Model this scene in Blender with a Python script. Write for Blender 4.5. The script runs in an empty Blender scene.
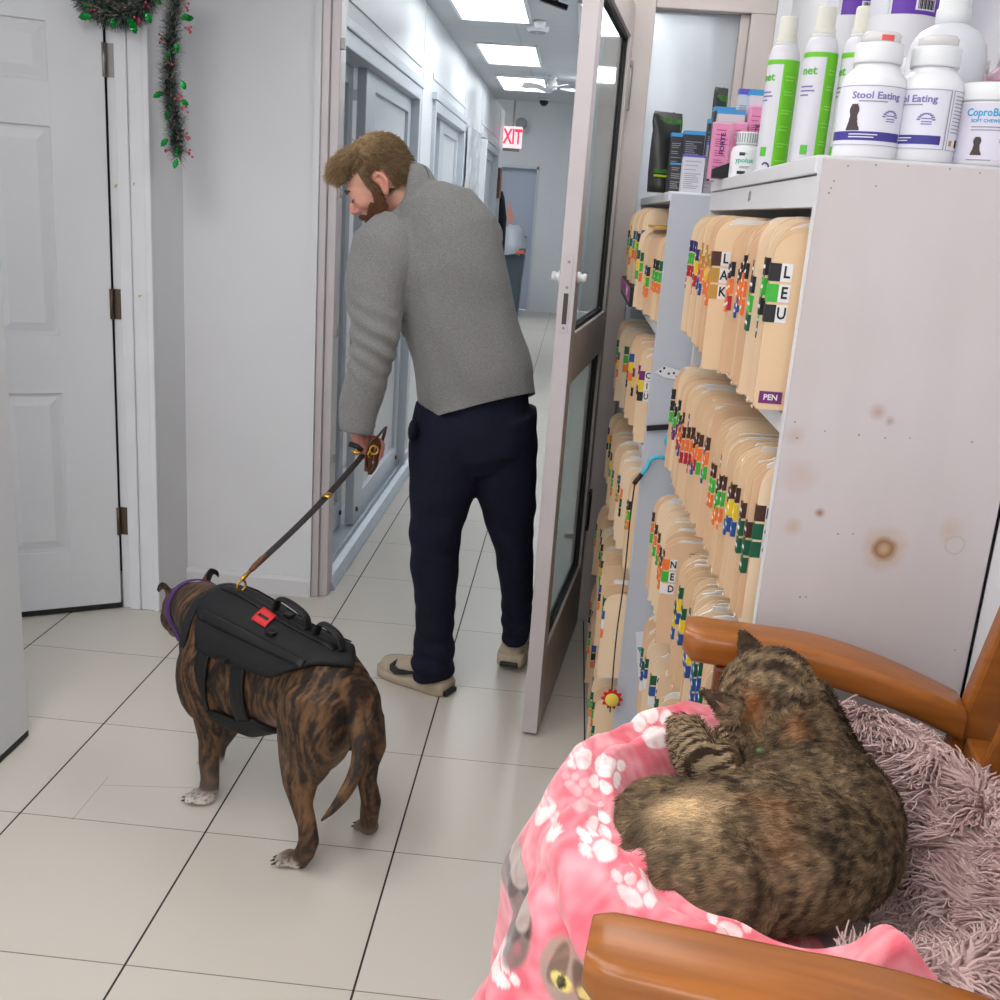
import bpy, bmesh, math, random
import numpy as np
from mathutils import Vector, Matrix, noise
random.seed(7); RNG = np.random.default_rng(7)
SC = bpy.context.scene
COL = SC.collection
PI = math.pi

# ---------------------------------------------------------------- camera (measured from the floor tile grid)
FPX = 1036.0
CAM = np.array([1.2224, -1.6689, 1.4841])
YAW, PITCH, ROLL = -0.0545862, 0.2730922, -0.0714070
def cam_axes():
    cy, sy = math.cos(YAW), math.sin(YAW)
    f = np.array([sy*math.cos(PITCH), cy*math.cos(PITCH), -math.sin(PITCH)])
    r = np.array([cy, -sy, 0.0]); d = np.cross(f, r)
    return math.cos(ROLL)*r+math.sin(ROLL)*d, -math.sin(ROLL)*r+math.cos(ROLL)*d, f
CR, CD, CF = cam_axes()
def at(x, y, ax, val):
    """point of the measured place: sight line through a photo point, met with an axis plane"""
    d = CR*(x-500)/FPX+CD*(y-500)/FPX+CF
    return Vector(CAM+d*((val-CAM[ax])/d[ax]))
def near(x, y, X, Y):
    """point on the sight line nearest (in plan) to X, Y"""
    d = CR*(x-500)/FPX+CD*(y-500)/FPX+CF
    h = d[:2]; t = ((np.array([X, Y])-CAM[:2])@h)/(h@h)
    return Vector(CAM+d*t)
def depth_of(p): return float((np.array(p)-CAM)@CF)

cam = bpy.data.cameras.new('camera'); cam.sensor_width = 36; cam.sensor_height = 36; cam.sensor_fit = 'HORIZONTAL'
cam.lens = 36*FPX/1000; cam.clip_start = 0.02
camo = bpy.data.objects.new('camera', cam); COL.objects.link(camo)
mw = Matrix.Identity(4)
for i in range(3):
    mw[i][0], mw[i][1], mw[i][2], mw[i][3] = CR[i], -CD[i], -CF[i], CAM[i]
camo.matrix_world = mw
SC.camera = camo

# ---------------------------------------------------------------- objects
WM = {}
def tag(o, label=None, cat=None, group=None, kind=None):
    if label: o['label'] = label
    if cat: o['category'] = cat
    if group: o['group'] = group
    if kind: o['kind'] = kind
    return o
def thing(name, label, cat, loc=(0, 0, 0), rotz=0, group=None, mat=None):
    o = bpy.data.objects.new(name, None); o.empty_display_size = .05
    COL.objects.link(o)
    m = mat if mat is not None else Matrix.Translation(Vector(loc)) @ Matrix.Rotation(rotz, 4, 'Z')
    o.matrix_world = m; WM[o] = m.copy()
    return tag(o, label, cat, group)
def link(name, data, parent=None):
    o = bpy.data.objects.new(name, data); COL.objects.link(o)
    if parent is not None:
        o.parent = parent; WM[o] = WM.get(parent, Matrix.Identity(4))
    else: WM[o] = Matrix.Identity(4)
    return o
def copy_tree(o, parent=None, mat=None):
    c = o.copy(); COL.objects.link(c)
    if parent is not None: c.parent = parent
    if mat is not None: c.matrix_world = mat
    WM[c] = mat.copy() if mat is not None else WM.get(parent, Matrix.Identity(4))
    for ch in list(o.children): copy_tree(ch, c)
    return c

class MB:
    def __init__(s): s.v = []; s.f = []; s.m = []; s.sm = []
    def add(s, vs, fs, m=0, smooth=False):
        b = len(s.v); s.v += [Vector(v) for v in vs]
        for f in fs: s.f.append([b+i for i in f]); s.m.append(m); s.sm.append(smooth)
        return s
    def box(s, x0, x1, y0, y1, z0, z1, m=0):
        vs = [(x, y, z) for x in (x0, x1) for y in (y0, y1) for z in (z0, z1)]
        return s.add(vs, [(0, 1, 3, 2), (4, 6, 7, 5), (0, 4, 5, 1), (2, 3, 7, 6), (0, 2, 6, 4), (1, 5, 7, 3)], m)
    def obox(s, c, size, M=None, m=0):
        M = M or Matrix.Identity(3); c = Vector(c); a, b, d = [k/2 for k in size]
        vs = [c+M @ Vector((x, y, z)) for x in (-a, a) for y in (-b, b) for z in (-d, d)]
        return s.add(vs, [(0, 1, 3, 2), (4, 6, 7, 5), (0, 4, 5, 1), (2, 3, 7, 6), (0, 2, 6, 4), (1, 5, 7, 3)], m)
    def bar(s, p, q, w, h, up=(0, 0, 1), m=0):
        p, q = Vector(p), Vector(q); t = (q-p); L = t.length; t.normalize()
        sd = t.cross(Vector(up)); sd = sd.normalized() if sd.length > 1e-6 else Vector((1, 0, 0))
        u = sd.cross(t); M = Matrix((t, sd, u)).transposed()
        return s.obox((p+q)/2, (L, w, h), M, m)
    def tube(s, pts, ra, rb=None, n=14, m=0, side=None, cap=True, smooth=True):
        """loft of elliptical rings; ra along 'u' (perpendicular to tangent and side), rb along side"""
        pts = [Vector(p) for p in pts]; k = len(pts)
        if not hasattr(ra, '__len__'): ra = [ra]*k
        if rb is None: rb = ra
        if not hasattr(rb, '__len__'): rb = [rb]*k
        vs = []; pu = None
        for i, p in enumerate(pts):
            t = (pts[min(i+1, k-1)]-pts[max(i-1, 0)]).normalized()
            if side is not None:
                u = t.cross(Vector(side))
                if u.length < 1e-4: u = pu if pu is not None else Vector((1, 0, 0))
            else:
                ref = pu if pu is not None else (Vector((0, 0, 1)) if abs(t.z) < .9 else Vector((1, 0, 0)))
                u = ref-t*ref.dot(t) if pu is not None else t.cross(ref)
            u.normalize(); w = u.cross(t).normalized(); pu = u
            for j in range(n):
                a = 2*PI*j/n; vs.append(p+u*(math.cos(a)*ra[i])+w*(math.sin(a)*rb[i]))
        fs = [(i*n+j, i*n+(j+1) % n, (i+1)*n+(j+1) % n, (i+1)*n+j) for i in range(k-1) for j in range(n)]
        s.add(vs, fs, m, smooth)
        if cap:
            b = len(s.v)-k*n
            s.f.append([b+j for j in range(n)][::-1]); s.m.append(m); s.sm.append(False)
            s.f.append([b+(k-1)*n+j for j in range(n)]); s.m.append(m); s.sm.append(False)
        return s
    def lathe(s, prof, o=(0, 0, 0), n=28, m=0, M=None, ms=None, cap=True):
        o = Vector(o); M = M or Matrix.Identity(3); k = len(prof)
        vs = [o+M @ Vector((r*math.cos(2*PI*j/n), r*math.sin(2*PI*j/n), z)) for r, z in prof for j in range(n)]
        b = len(s.v); s.v += vs
        for i in range(k-1):
            for j in range(n):
                s.f.append([b+i*n+j, b+i*n+(j+1) % n, b+(i+1)*n+(j+1) % n, b+(i+1)*n+j])
                s.m.append(ms[i] if ms else m); s.sm.append(True)
        if cap:
            s.f.append([b+j for j in range(n)][::-1]); s.m.append(ms[0] if ms else m); s.sm.append(False)
            s.f.append([b+(k-1)*n+j for j in range(n)]); s.m.append(ms[-1] if ms else m); s.sm.append(False)
        return s
    def ell(s, c, r, M=None, n=20, m=0):
        c = Vector(c); M = M or Matrix.Identity(3); h = n//2
        vs = [c+M @ Vector((0, 0, r[2]))]
        for i in range(1, h):
            a = PI*i/h
            for j in range(n):
                b = 2*PI*j/n; vs.append(c+M @ Vector((r[0]*math.sin(a)*math.cos(b), r[1]*math.sin(a)*math.sin(b), r[2]*math.cos(a))))
        vs.append(c+M @ Vector((0, 0, -r[2])))
        fs = [(0, 1+j, 1+(j+1) % n) for j in range(n)]
        for i in range(h-2):
            for j in range(n):
                fs.append((1+i*n+j, 1+(i+1)*n+j, 1+(i+1)*n+(j+1) % n, 1+i*n+(j+1) % n))
        L = len(vs)-1
        fs += [(L, 1+(h-2)*n+(j+1) % n, 1+(h-2)*n+j) for j in range(n)]
        return s.add(vs, fs, m, True)
    def prism(s, outline, d, m=0, smooth=False):
        """planar outline (3d points) extruded along vector d"""
        n = len(outline); d = Vector(d); vs = [Vector(p) for p in outline]+[Vector(p)+d for p in outline]
        fs = [tuple(range(n))[::-1], tuple(range(n, 2*n))]+[(i, (i+1) % n, n+(i+1) % n, n+i) for i in range(n)]
        return s.add(vs, fs, m, smooth)
    def mesh(s, name, inv=None):
        me = bpy.data.meshes.new(name)
        vs = [inv @ v for v in s.v] if inv is not None else s.v
        me.from_pydata([tuple(v) for v in vs], [], s.f)
        me.polygons.foreach_set('material_index', s.m); me.polygons.foreach_set('use_smooth', s.sm)
        return me
    def build(s, name, mats, parent=None, local=False, bevel=0, fix=True, sub=0):
        inv = None
        if parent is not None and not local: inv = WM[parent].inverted()
        me = s.mesh(name, inv)
        if fix:
            bm = bmesh.new(); bm.from_mesh(me); bmesh.ops.recalc_face_normals(bm, faces=bm.faces); bm.to_mesh(me); bm.free()
        for m in (mats if isinstance(mats, (list, tuple)) else [mats]): me.materials.append(m)
        o = link(name, me, parent)
        if bevel:
            b = o.modifiers.new('bevel', 'BEVEL'); b.width = bevel; b.segments = 2; b.limit_method = 'ANGLE'; b.angle_limit = .6
        if sub:
            b = o.modifiers.new('sub', 'SUBSURF'); b.levels = sub; b.render_levels = sub
        return o

def organic(mb, voxel=.006, smooth=4, factor=.5, name='tmp'):
    """joins the overlapping lofts of mb into one continuous closed surface (world coordinates)"""
    me = mb.mesh(name)
    bm = bmesh.new(); bm.from_mesh(me); bmesh.ops.recalc_face_normals(bm, faces=bm.faces); bm.to_mesh(me); bm.free()
    o = bpy.data.objects.new(name, me); COL.objects.link(o)
    r = o.modifiers.new('r', 'REMESH'); r.mode = 'VOXEL'; r.voxel_size = voxel; r.use_smooth_shade = True
    if smooth:
        sm = o.modifiers.new('s', 'SMOOTH'); sm.factor = factor; sm.iterations = smooth
    dg = bpy.context.evaluated_depsgraph_get(); dg.update()
    out = bpy.data.meshes.new_from_object(o.evaluated_get(dg))
    bpy.data.objects.remove(o); bpy.data.meshes.remove(me)
    out.polygons.foreach_set('use_smooth', [True]*len(out.polygons))
    return out
def vcoords(me):
    a = np.empty(len(me.vertices)*3, np.float32); me.vertices.foreach_get('co', a); return a.reshape(-1, 3).astype(float)
def set_color(me, rgb, name='tint'):
    c = np.ones((len(rgb), 4), np.float32); c[:, :3] = rgb
    at_ = me.color_attributes.new(name, 'FLOAT_COLOR', 'POINT'); at_.data.foreach_set('color', c.ravel())
def place(me, name, mats, parent=None):
    """links a world-coordinate mesh, moved into its parent's frame"""
    if parent is not None: me.transform(WM[parent].inverted())
    me.name = name
    for m in (mats if isinstance(mats, (list, tuple)) else [mats]): me.materials.append(m)
    return link(name, me, parent)

def text(body, size, M, mat, parent, name='lettering', ext=.0003, align='CENTER', sx=1.0, fat=.02):
    cu = bpy.data.curves.new(name, 'FONT'); cu.body = body; cu.size = size; cu.extrude = ext
    cu.offset = size*fat; cu.align_x = align; cu.align_y = 'CENTER'; cu.resolution_u = 2
    o = bpy.data.objects.new(name, cu); COL.objects.link(o)
    dg = bpy.context.evaluated_depsgraph_get(); dg.update()
    me = bpy.data.meshes.new_from_object(o.evaluated_get(dg))
    bpy.data.objects.remove(o); bpy.data.curves.remove(cu)
    me.transform(Matrix.Diagonal((sx, 1, 1, 1))); me.transform(M)
    if parent is not None: me.transform(WM[parent].inverted())
    me.materials.clear(); me.materials.append(mat)
    return link(name, me, parent)
def frame_m(o, x, y):
    """matrix with origin o, local x and y axes given"""
    x = Vector(x).normalized(); z = x.cross(Vector(y)).normalized(); y = z.cross(x)
    M = Matrix.Identity(4)
    for i in range(3): M[i][0], M[i][1], M[i][2], M[i][3] = x[i], y[i], z[i], o[i]
    return M

# ---------------------------------------------------------------- hair strands on a mesh (real curves)
def surface_samples(me, n, keep=None, rng=RNG):
    me.calc_loop_triangles(); V = vcoords(me)
    T = np.array([t.vertices[:] for t in me.loop_triangles])
    a, b, c = V[T[:, 0]], V[T[:, 1]], V[T[:, 2]]
    nn = np.cross(b-a, c-a); A = np.linalg.norm(nn, axis=1); nn /= (A[:, None]+1e-12)
    if keep is not None: A = A*keep((a+b+c)/3, nn)
    idx = rng.choice(len(T), n, p=A/A.sum())
    r1 = np.sqrt(rng.random(n)); r2 = rng.random(n)
    w = np.stack([1-r1, r1*(1-r2), r1*r2], 1)
    P = a[idx]*w[:, :1]+b[idx]*w[:, 1:2]+c[idx]*w[:, 2:]
    return P, nn[idx], T[idx], w
def strands(name, roots, dirs, lens, mat, parent, seg=4, r0=.0006, r1=.0001, droop=0.0, curl=0.0, colors=None, bend=None, rng=RNG):
    n = len(roots); inv = np.array(WM[parent].inverted()) if parent is not None else np.eye(4)
    hc = bpy.data.hair_curves.new(name); hc.add_curves([seg+1]*n)
    t = np.linspace(0, 1, seg+1)[None, :, None]
    d = dirs/np.linalg.norm(dirs, axis=1, keepdims=True)
    P = roots[:, None, :]+d[:, None, :]*lens[:, None, None]*t
    if bend is not None: P = P+bend[:, None, :]*lens[:, None, None]*t**2
    if droop: P[:, :, 2] -= droop*lens[:, None]*t[:, :, 0]**2
    if curl: P = P+rng.normal(0, curl, (n, 1, 3))*lens[:, None, None]*t**2+rng.normal(0, curl*.4, (n, seg+1, 3))*lens[:, None, None]*t
    P = P.reshape(-1, 3)@inv[:3, :3].T+inv[:3, 3]
    hc.attributes['position'].data.foreach_set('vector', P.astype(np.float32).ravel())
    ra = hc.attributes.get('radius') or hc.attributes.new('radius', 'FLOAT', 'POINT')
    ra.data.foreach_set('value', np.tile(np.linspace(r0, r1, seg+1), n).astype(np.float32))
    if colors is not None:
        ca = hc.attributes.new('tint', 'FLOAT_COLOR', 'CURVE'); c = np.ones((n, 4), np.float32); c[:, :3] = colors
        ca.data.foreach_set('color', c.ravel())
    hc.materials.append(mat)
    return link(name, hc, parent)

# ---------------------------------------------------------------- materials
def lin(r, g, b):
    f = lambda c: (c/12.92 if c <= .04045 else ((c+.055)/1.055)**2.4)
    return (f(r/255), f(g/255), f(b/255), 1)
def mat(name, col, rough=.5, metal=0., spec=.5, noise_amt=0., noise_scale=20., bump=0., bump_scale=None, alpha=1., trans=0., emis=None, es=0., sheen=0., coat=0., sss=0., attr=None, stretch=None, detail=4., ior=1.45):
    m = bpy.data.materials.new(name); m.use_nodes = True; nt = m.node_tree; N = nt.nodes; L = nt.links
    b = N['Principled BSDF']; I = b.inputs
    if len(col) == 3: col = lin(*col)
    I['Base Color'].default_value = col; I['Roughness'].default_value = rough; I['Metallic'].default_value = metal
    I['Specular IOR Level'].default_value = spec; I['Alpha'].default_value = alpha; I['Transmission Weight'].default_value = trans
    I['IOR'].default_value = ior
    I['Sheen Weight'].default_value = sheen; I['Coat Weight'].default_value = coat; I['Coat Roughness'].default_value = .15
    if sss: I['Subsurface Weight'].default_value = sss; I['Subsurface Scale'].default_value = .01
    if emis: I['Emission Color'].default_value = lin(*emis); I['Emission Strength'].default_value = es
    src = None
    if attr:
        a = N.new('ShaderNodeAttribute'); a.attribute_name = attr; src = a.outputs['Color']; L.new(src, I['Base Color'])
    if noise_amt or bump:
        tc = N.new('ShaderNodeTexCoord'); mp = N.new('ShaderNodeMapping'); L.new(tc.outputs['Object'], mp.inputs[0])
        if stretch: mp.inputs['Scale'].default_value = stretch
        nz = N.new('ShaderNodeTexNoise'); nz.inputs['Scale'].default_value = noise_scale; nz.inputs['Detail'].default_value = detail
        L.new(mp.outputs[0], nz.inputs['Vector'])
        if noise_amt:
            mr = N.new('ShaderNodeMapRange'); mr.inputs['From Min'].default_value = .3; mr.inputs['From Max'].default_value = .7
            mr.inputs['To Min'].default_value = 1-noise_amt; mr.inputs['To Max'].default_value = 1+noise_amt
            L.new(nz.outputs['Fac'], mr.inputs[0])
            mx = N.new('ShaderNodeMix'); mx.data_type = 'RGBA'; mx.blend_type = 'MULTIPLY'; mx.inputs[0].default_value = 1
            if src: L.new(src, mx.inputs[6])
            else: mx.inputs[6].default_value = col
            L.new(mr.outputs[0], mx.inputs[7]); L.new(mx.outputs[2], I['Base Color'])
        if bump:
            if bump_scale:
                n2 = N.new('ShaderNodeTexNoise'); n2.inputs['Scale'].default_value = bump_scale; n2.inputs['Detail'].default_value = detail
                L.new(mp.outputs[0], n2.inputs['Vector'])
            else: n2 = nz
            bp = N.new('ShaderNodeBump'); bp.inputs['Strength'].default_value = bump; bp.inputs['Distance'].default_value = .003
            L.new(n2.outputs['Fac'], bp.inputs['Height']); L.new(bp.outputs[0], I['Normal'])
    return m
class NT:
    """small helper to write shader maths"""
    def __init__(s, m): s.nt = m.node_tree; s.N = s.nt.nodes; s.L = s.nt.links; s.b = s.N['Principled BSDF']
    def math(s, op, a, b=None, c=None, clamp=False):
        n = s.N.new('ShaderNodeMath'); n.operation = op; n.use_clamp = clamp
        for i, x in enumerate((a, b, c)):
            if x is None: continue
            if hasattr(x, 'is_linked') or hasattr(x, 'links'): s.L.new(x, n.inputs[i])
            else: n.inputs[i].default_value = x
        return n.outputs[0]
    def mix(s, fac, a, b):
        n = s.N.new('ShaderNodeMix'); n.data_type = 'RGBA'
        for i, x in ((0, fac), (6, a), (7, b)):
            if hasattr(x, 'links'): s.L.new(x, n.inputs[i])
            else: n.inputs[i].default_value = x
        return n.outputs[2]
    def obj(s):
        tc = s.N.new('ShaderNodeTexCoord'); sp = s.N.new('ShaderNodeSeparateXYZ'); s.L.new(tc.outputs['Object'], sp.inputs[0])
        return tc.outputs['Object'], sp.outputs[0], sp.outputs[1], sp.outputs[2]
    def noise(s, vec, scale, detail=3.):
        n = s.N.new('ShaderNodeTexNoise'); n.inputs['Scale'].default_value = scale; n.inputs['Detail'].default_value = detail
        s.L.new(vec, n.inputs['Vector']); return n.outputs['Fac']
# ================================================================ materials of the place
M_wall = mat('white_wall_paint', (217, 218, 221), .55, noise_amt=.02, noise_scale=3, bump=.05, bump_scale=120)
M_gloss = mat('glossy_wall_panel', (214, 217, 220), .4, spec=.35, noise_amt=.02, noise_scale=2)
M_base = mat('baseboard_paint', (208, 208, 210), .45)
M_ceil = mat('ceiling_board', (196, 199, 200), .8, noise_amt=.03, noise_scale=60)
M_door = mat('white_door_paint', (208, 210, 213), .42, noise_amt=.02, noise_scale=4)
M_casing = mat('casing_paint', (212, 213, 216), .45, noise_amt=.03, noise_scale=9)
M_alu = mat('aluminium_frame', (196, 188, 190), .42, metal=.35, noise_amt=.04, noise_scale=6)
M_alu_shade = mat('shaded_aluminium', (186, 177, 173), .5, metal=.08, noise_amt=.05, noise_scale=6)  # frame aluminium again, its colour darkened to carry the post's shade
M_blue = mat('blue_grey_aluminium', (198, 204, 211), .42, metal=.15)
M_sill = mat('zinc_sill', (184, 192, 200), .35, metal=.4, noise_amt=.06, noise_scale=14)
M_teal = mat('teal_glass', (112, 132, 138), .12, spec=.6)
M_frost = mat('frosted_glass', (205, 208, 212), .3, spec=.5)
M_dark = mat('gap_shade_black', (22, 22, 24), .8)
M_rubber = mat('black_rubber', (26, 26, 28), .6)
M_black = mat('black_plastic', (24, 24, 26), .45)
M_white = mat('white_plastic', (225, 226, 228), .35)
M_chrome = mat('chrome', (205, 207, 210), .22, metal=1.)
M_steel = mat('brushed_hinge_steel', (150, 146, 142), .38, metal=.8)
M_bronze = mat('bronze_hinge', (92, 78, 66), .42, metal=.7)
M_glass = mat('clear_glass', (215, 226, 224), .03, trans=1., ior=1.1, spec=.5)
M_lamp = mat('lamp_diffuser', (255, 255, 255), .6, emis=(246, 251, 255), es=4.6)
M_fillh = mat('bright_fill_diffuser', (255, 255, 255), .6, emis=(246, 251, 255), es=11.)  # emitter of the unseen panels added over hall and corridor right
M_lampw = mat('room_lamp_diffuser', (255, 255, 255), .6, emis=(255, 250, 247), es=6.6)
M_filld = mat('dim_fill_diffuser', (255, 255, 255), .6, emis=(255, 252, 250), es=4.2)  # emitter of the two fill panels added in the front room
M_paper = mat('white_paper', (228, 226, 222), .7)

# floor: 457 mm tiles, black joints along the corridor and finer joints across
def floor_material():
    m = mat('beige_floor_tiles', (190, 186, 174), .28, spec=.45); t = NT(m); vec, x, y, z = t.obj()
    T = .457
    def joint(c, w):
        f = t.math('FRACT', t.math('ADD', t.math('DIVIDE', c, T), .5)); d = t.math('MULTIPLY', t.math('ABSOLUTE', t.math('SUBTRACT', f, .5)), T)
        return t.math('LESS_THAN', d, w)
    jx = joint(x, .0023); jy = joint(y, .0015)
    n1 = t.noise(vec, 2.2, 1.5); n2 = t.noise(vec, 7, 3)
    cell = t.N.new('ShaderNodeTexWhiteNoise'); cell.noise_dimensions = '2D'
    cb = t.N.new('ShaderNodeCombineXYZ')
    t.L.new(t.math('FLOOR', t.math('DIVIDE', x, T)), cb.inputs[0]); t.L.new(t.math('FLOOR', t.math('DIVIDE', y, T)), cb.inputs[1]); t.L.new(cb.outputs[0], cell.inputs[0])
    a = t.mix(t.math('MULTIPLY', cell.outputs[0], .5), lin(202, 199, 192), lin(197, 191, 180))
    a = t.mix(t.math('MULTIPLY', n1, .4), a, lin(196, 184, 168))
    a = t.mix(t.math('MULTIPLY', n2, .08), a, lin(184, 178, 168))
    # hairline cracks in one worn tile
    def seg(p, q, w):
        dx, dy = q[0]-p[0], q[1]-p[1]; L2 = dx*dx+dy*dy
        u = t.math('DIVIDE', t.math('ADD', t.math('MULTIPLY', t.math('SUBTRACT', x, p[0]), dx), t.math('MULTIPLY', t.math('SUBTRACT', y, p[1]), dy)), L2, clamp=True)
        ex = t.math('SUBTRACT', x, t.math('ADD', t.math('MULTIPLY', u, dx), p[0])); ey = t.math('SUBTRACT', y, t.math('ADD', t.math('MULTIPLY', u, dy), p[1]))
        return t.math('LESS_THAN', t.math('SQRT', t.math('ADD', t.math('MULTIPLY', ex, ex), t.math('MULTIPLY', ey, ey))), w)
    c1, c2, c3 = at(108, 777, 2, 0), at(72, 820, 2, 0), at(196, 788, 2, 0)
    k0 = at(101, 785, 2, 0)
    ck = t.math('MAXIMUM', seg(c1, c2, .0012), seg(k0, c3, .0012))
    a = t.mix(t.math('MULTIPLY', ck, .45), a, lin(110, 104, 96))
    a = t.mix(t.math('MULTIPLY', jy, .72), a, lin(70, 64, 58))
    a = t.mix(jx, a, lin(30, 27, 25))
    t.L.new(a, t.b.inputs['Base Color'])
    t.L.new(t.math('ADD', .27, t.math('MULTIPLY', t.math('MAXIMUM', jx, jy), .4)), t.b.inputs['Roughness'])
    bp = t.N.new('ShaderNodeBump'); bp.inputs['Strength'].default_value = .5; bp.inputs['Distance'].default_value = .002
    t.L.new(t.math('SUBTRACT', 1., t.math('MAXIMUM', jx, jy)), bp.inputs['Height']); t.L.new(bp.outputs[0], t.b.inputs['Normal'])
    return m
def struct(name, mb, mats, parent=None, **k):
    o = mb.build(name, mats, parent, **k)
    if parent is None: tag(o, kind='structure')
    return o
struct('floor', MB().box(-2.4, 2.6, -3.2, 14.9, -.08, 0), floor_material())

# ceiling with a faint 610 x 1220 grid
def ceiling_material():
    m = mat('ceiling_tiles', (198, 201, 203), .85); t = NT(m); vec, x, y, z = t.obj()
    def joint(c, T, o, w):
        f = t.math('FRACT', t.math('DIVIDE', t.math('ADD', c, o+40*T), T)); return t.math('LESS_THAN', t.math('ABSOLUTE', t.math('SUBTRACT', f, .5)), w/T)
    j = t.math('MAXIMUM', joint(x, .6, .134, .008), joint(y, .8, .33, .008))
    a = t.mix(t.math('MULTIPLY', t.noise(vec, 90, 2), .3), lin(200, 203, 205), lin(176, 180, 182)); a = t.mix(t.math('MULTIPLY', j, .3), a, lin(150, 154, 158))
    t.L.new(a, t.b.inputs['Base Color']); return m
struct('ceiling', MB().box(-2.4, 2.6, -3.2, 8.95, 2.5, 2.6), ceiling_material())
struct('ceiling_hall', MB().box(-2.4, 2.6, 8.95, 14.9, 3.2, 3.3).box(-2.4, 2.6, 8.93, 8.95, 2.6, 3.3), M_ceil)

# corridor left wall with three sliding door bays
BAYS = [(2.15, 4.05), (4.62, 6.24), (7.62, 9.45)]
wl = MB(); X0, X1 = .14, .33
wl.box(X0, X1, 2.13, 10.2, 2.06, 2.5)
ys = [2.13]+[v for b in BAYS for v in b]+[10.2]
for i in range(0, len(ys), 2): wl.box(X0, X1, ys[i], ys[i+1], 0, 2.06)
struct('wall_left', wl, M_gloss)
tr = MB()                                                   # cover strips between the wall boards
for y in (4.22, 6.3, 7.56, 9.6): tr.box(.33, .333, y-.018, y+.018, .1, 2.5)
for y0, y1 in BAYS: tr.box(.33, .336, y0-.03, y1+.1, 2.17, 2.2)
struct('trim_1', tr, M_gloss)
struct('baseboard_left', MB().box(.33, .345, 4.12, 4.56, 0, .09).box(.33, .345, 6.3, 7.56, 0, .09).box(.33, .345, 9.5, 10.2, 0, .09), M_base)
struct('wall_corridor', MB().box(1.62, 1.74, 2.13, 14.6, 0, 3.2), M_gloss)
struct('wall_hall', MB().box(-2.3, -2.2, 10.2, 14.6, 0, 3.2).box(-2.2, .14, 10.1, 10.2, 0, 2.5), M_wall)

def sliding_door(name, y0, y1, ym, stick=None):
    r = thing(name, None, None, (.33, (y0+y1)/2, 0)); tag(r, kind='structure')
    f = MB()
    f.box(.2, .352, y0, y1, 2.0, 2.06).box(.2, .352, y0, y0+.045, .02, 2.0).box(.2, .352, y1-.045, y1, .02, 2.0)
    f.box(.30, .36, y0-.04, y1+.04, 2.06, 2.1).box(.335, .345, y1, y1+.03, 0, 2.06)
    f.build('frame', M_blue, r, bevel=.004)
    s = MB(); s.box(.19, .33, y0+.045, y1-.045, 0, .035)
    pr = [(.332, 0), (.392, 0), (.392, .018), (.372, .045), (.345, .052), (.332, .04)]
    s.prism([(x, y0-.05, z) for x, z in pr], (0, y1-y0+.2, 0)); s.box(.33, .334, y0, y1+.1, .05, .062)
    s.build('sill', M_sill, r, bevel=.003)
    # leaf set back (dark glass) and leaf in front (frosted glass)
    for nm, a, b, x, gm in (('sliding_leaf', y0+.045, ym, .225, M_teal), ('fixed_leaf', ym-.02, y1-.045, .285, M_frost)):
        lf = MB(); w = .075; x0, x1 = x-.018, x+.022
        wa = .2 if nm == 'fixed_leaf' else w
        lf.box(x0, x1, a, a+wa, .04, 2.0).box(x0, x1, b-w, b, .04, 2.0).box(x0, x1, a+wa, b-w, 1.93, 2.0).box(x0, x1, a+wa, b-w, .04, .16)
        o = lf.build(nm, M_blue, r, bevel=.003)
        MB().box(x-.004, x+.004, a+wa, b-w, .16, 1.93).build('pane', gm, o)
        bo = MB()
        for yy in (a+.06, b-.04): bo.lathe([(.012, 0), (.012, .006), (.006, .009)], (x+.022, yy, .1), 10, M=Matrix.Rotation(PI/2, 3, 'Y'))
        bo.build('bolt', M_bronze, o)
    if stick: stick(r)
    return r
def st1(r):
    MB().box(.307, .3085, 3.42, 3.62, 1.55, 1.68).build('sticker', mat('dark_green_sticker', (70, 92, 88), .5), r)
M_org = mat('orange_notice', (232, 150, 104), .6); M_cy = mat('blue_notice_head', (92, 172, 214), .6)
def st2(r):
    MB().box(.291, .2935, 5.35, 6.1, 1.42, 1.62, 1).box(.291, .2935, 5.35, 6.1, .92, 1.42, 0).build('notice_poster', [M_org, M_cy], r)
    MB().box(.294, .2948, 5.45, 5.98, 1.3, 1.36).box(.294, .2948, 5.45, 5.9, 1.2, 1.24).box(.294, .2948, 5.45, 5.95, 1.1, 1.14).build('notice_lines', mat('pale_print', (240, 190, 150), .6), r)
sliding_door('door_1', *BAYS[0], 2.86, st1)
sliding_door('door_2', *BAYS[1], 5.2, st2)
sliding_door('door_3', *BAYS[2], 8.4)

# far wall, doorway, door
A, B = at(504, 300, 1, 14.55), at(527, 300, 1, 14.55); dz = at(520, 168, 1, 14.55).z
struct('wall_far', MB().box(-2.3, A.x-.25, 14.6, 14.75, 0, 3.2).box(B.x, 1.7, 14.6, 14.75, 0, 3.2).box(A.x-.25, B.x, 14.6, 14.75, dz, 3.2), M_gloss)
fd = thing('door_4', None, None, (B.x-.5, 14.66, 0)); tag(fd, kind='structure')
MB().box(A.x-.25, B.x, 14.68, 14.73, .01, dz).build('door_leaf', mat('grey_blue_door', (172, 182, 198), .4), fd)
MB().box(A.x-.27, A.x-.25, 14.58, 14.7, 0, dz+.03).box(B.x, B.x+.03, 14.58, 14.6, 0, dz+.03).box(A.x-.27, B.x+.03, 14.58, 14.6, dz, dz+.04).build('door_frame', M_blue, fd)
hp = at(525, 237, 1, 14.66)
MB().tube([hp+Vector((.02, 0, 0)), hp+Vector((.02, -.06, 0)), hp+Vector((-.1, -.06, 0))], .012).build('door_handle', M_steel, fd)

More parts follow.
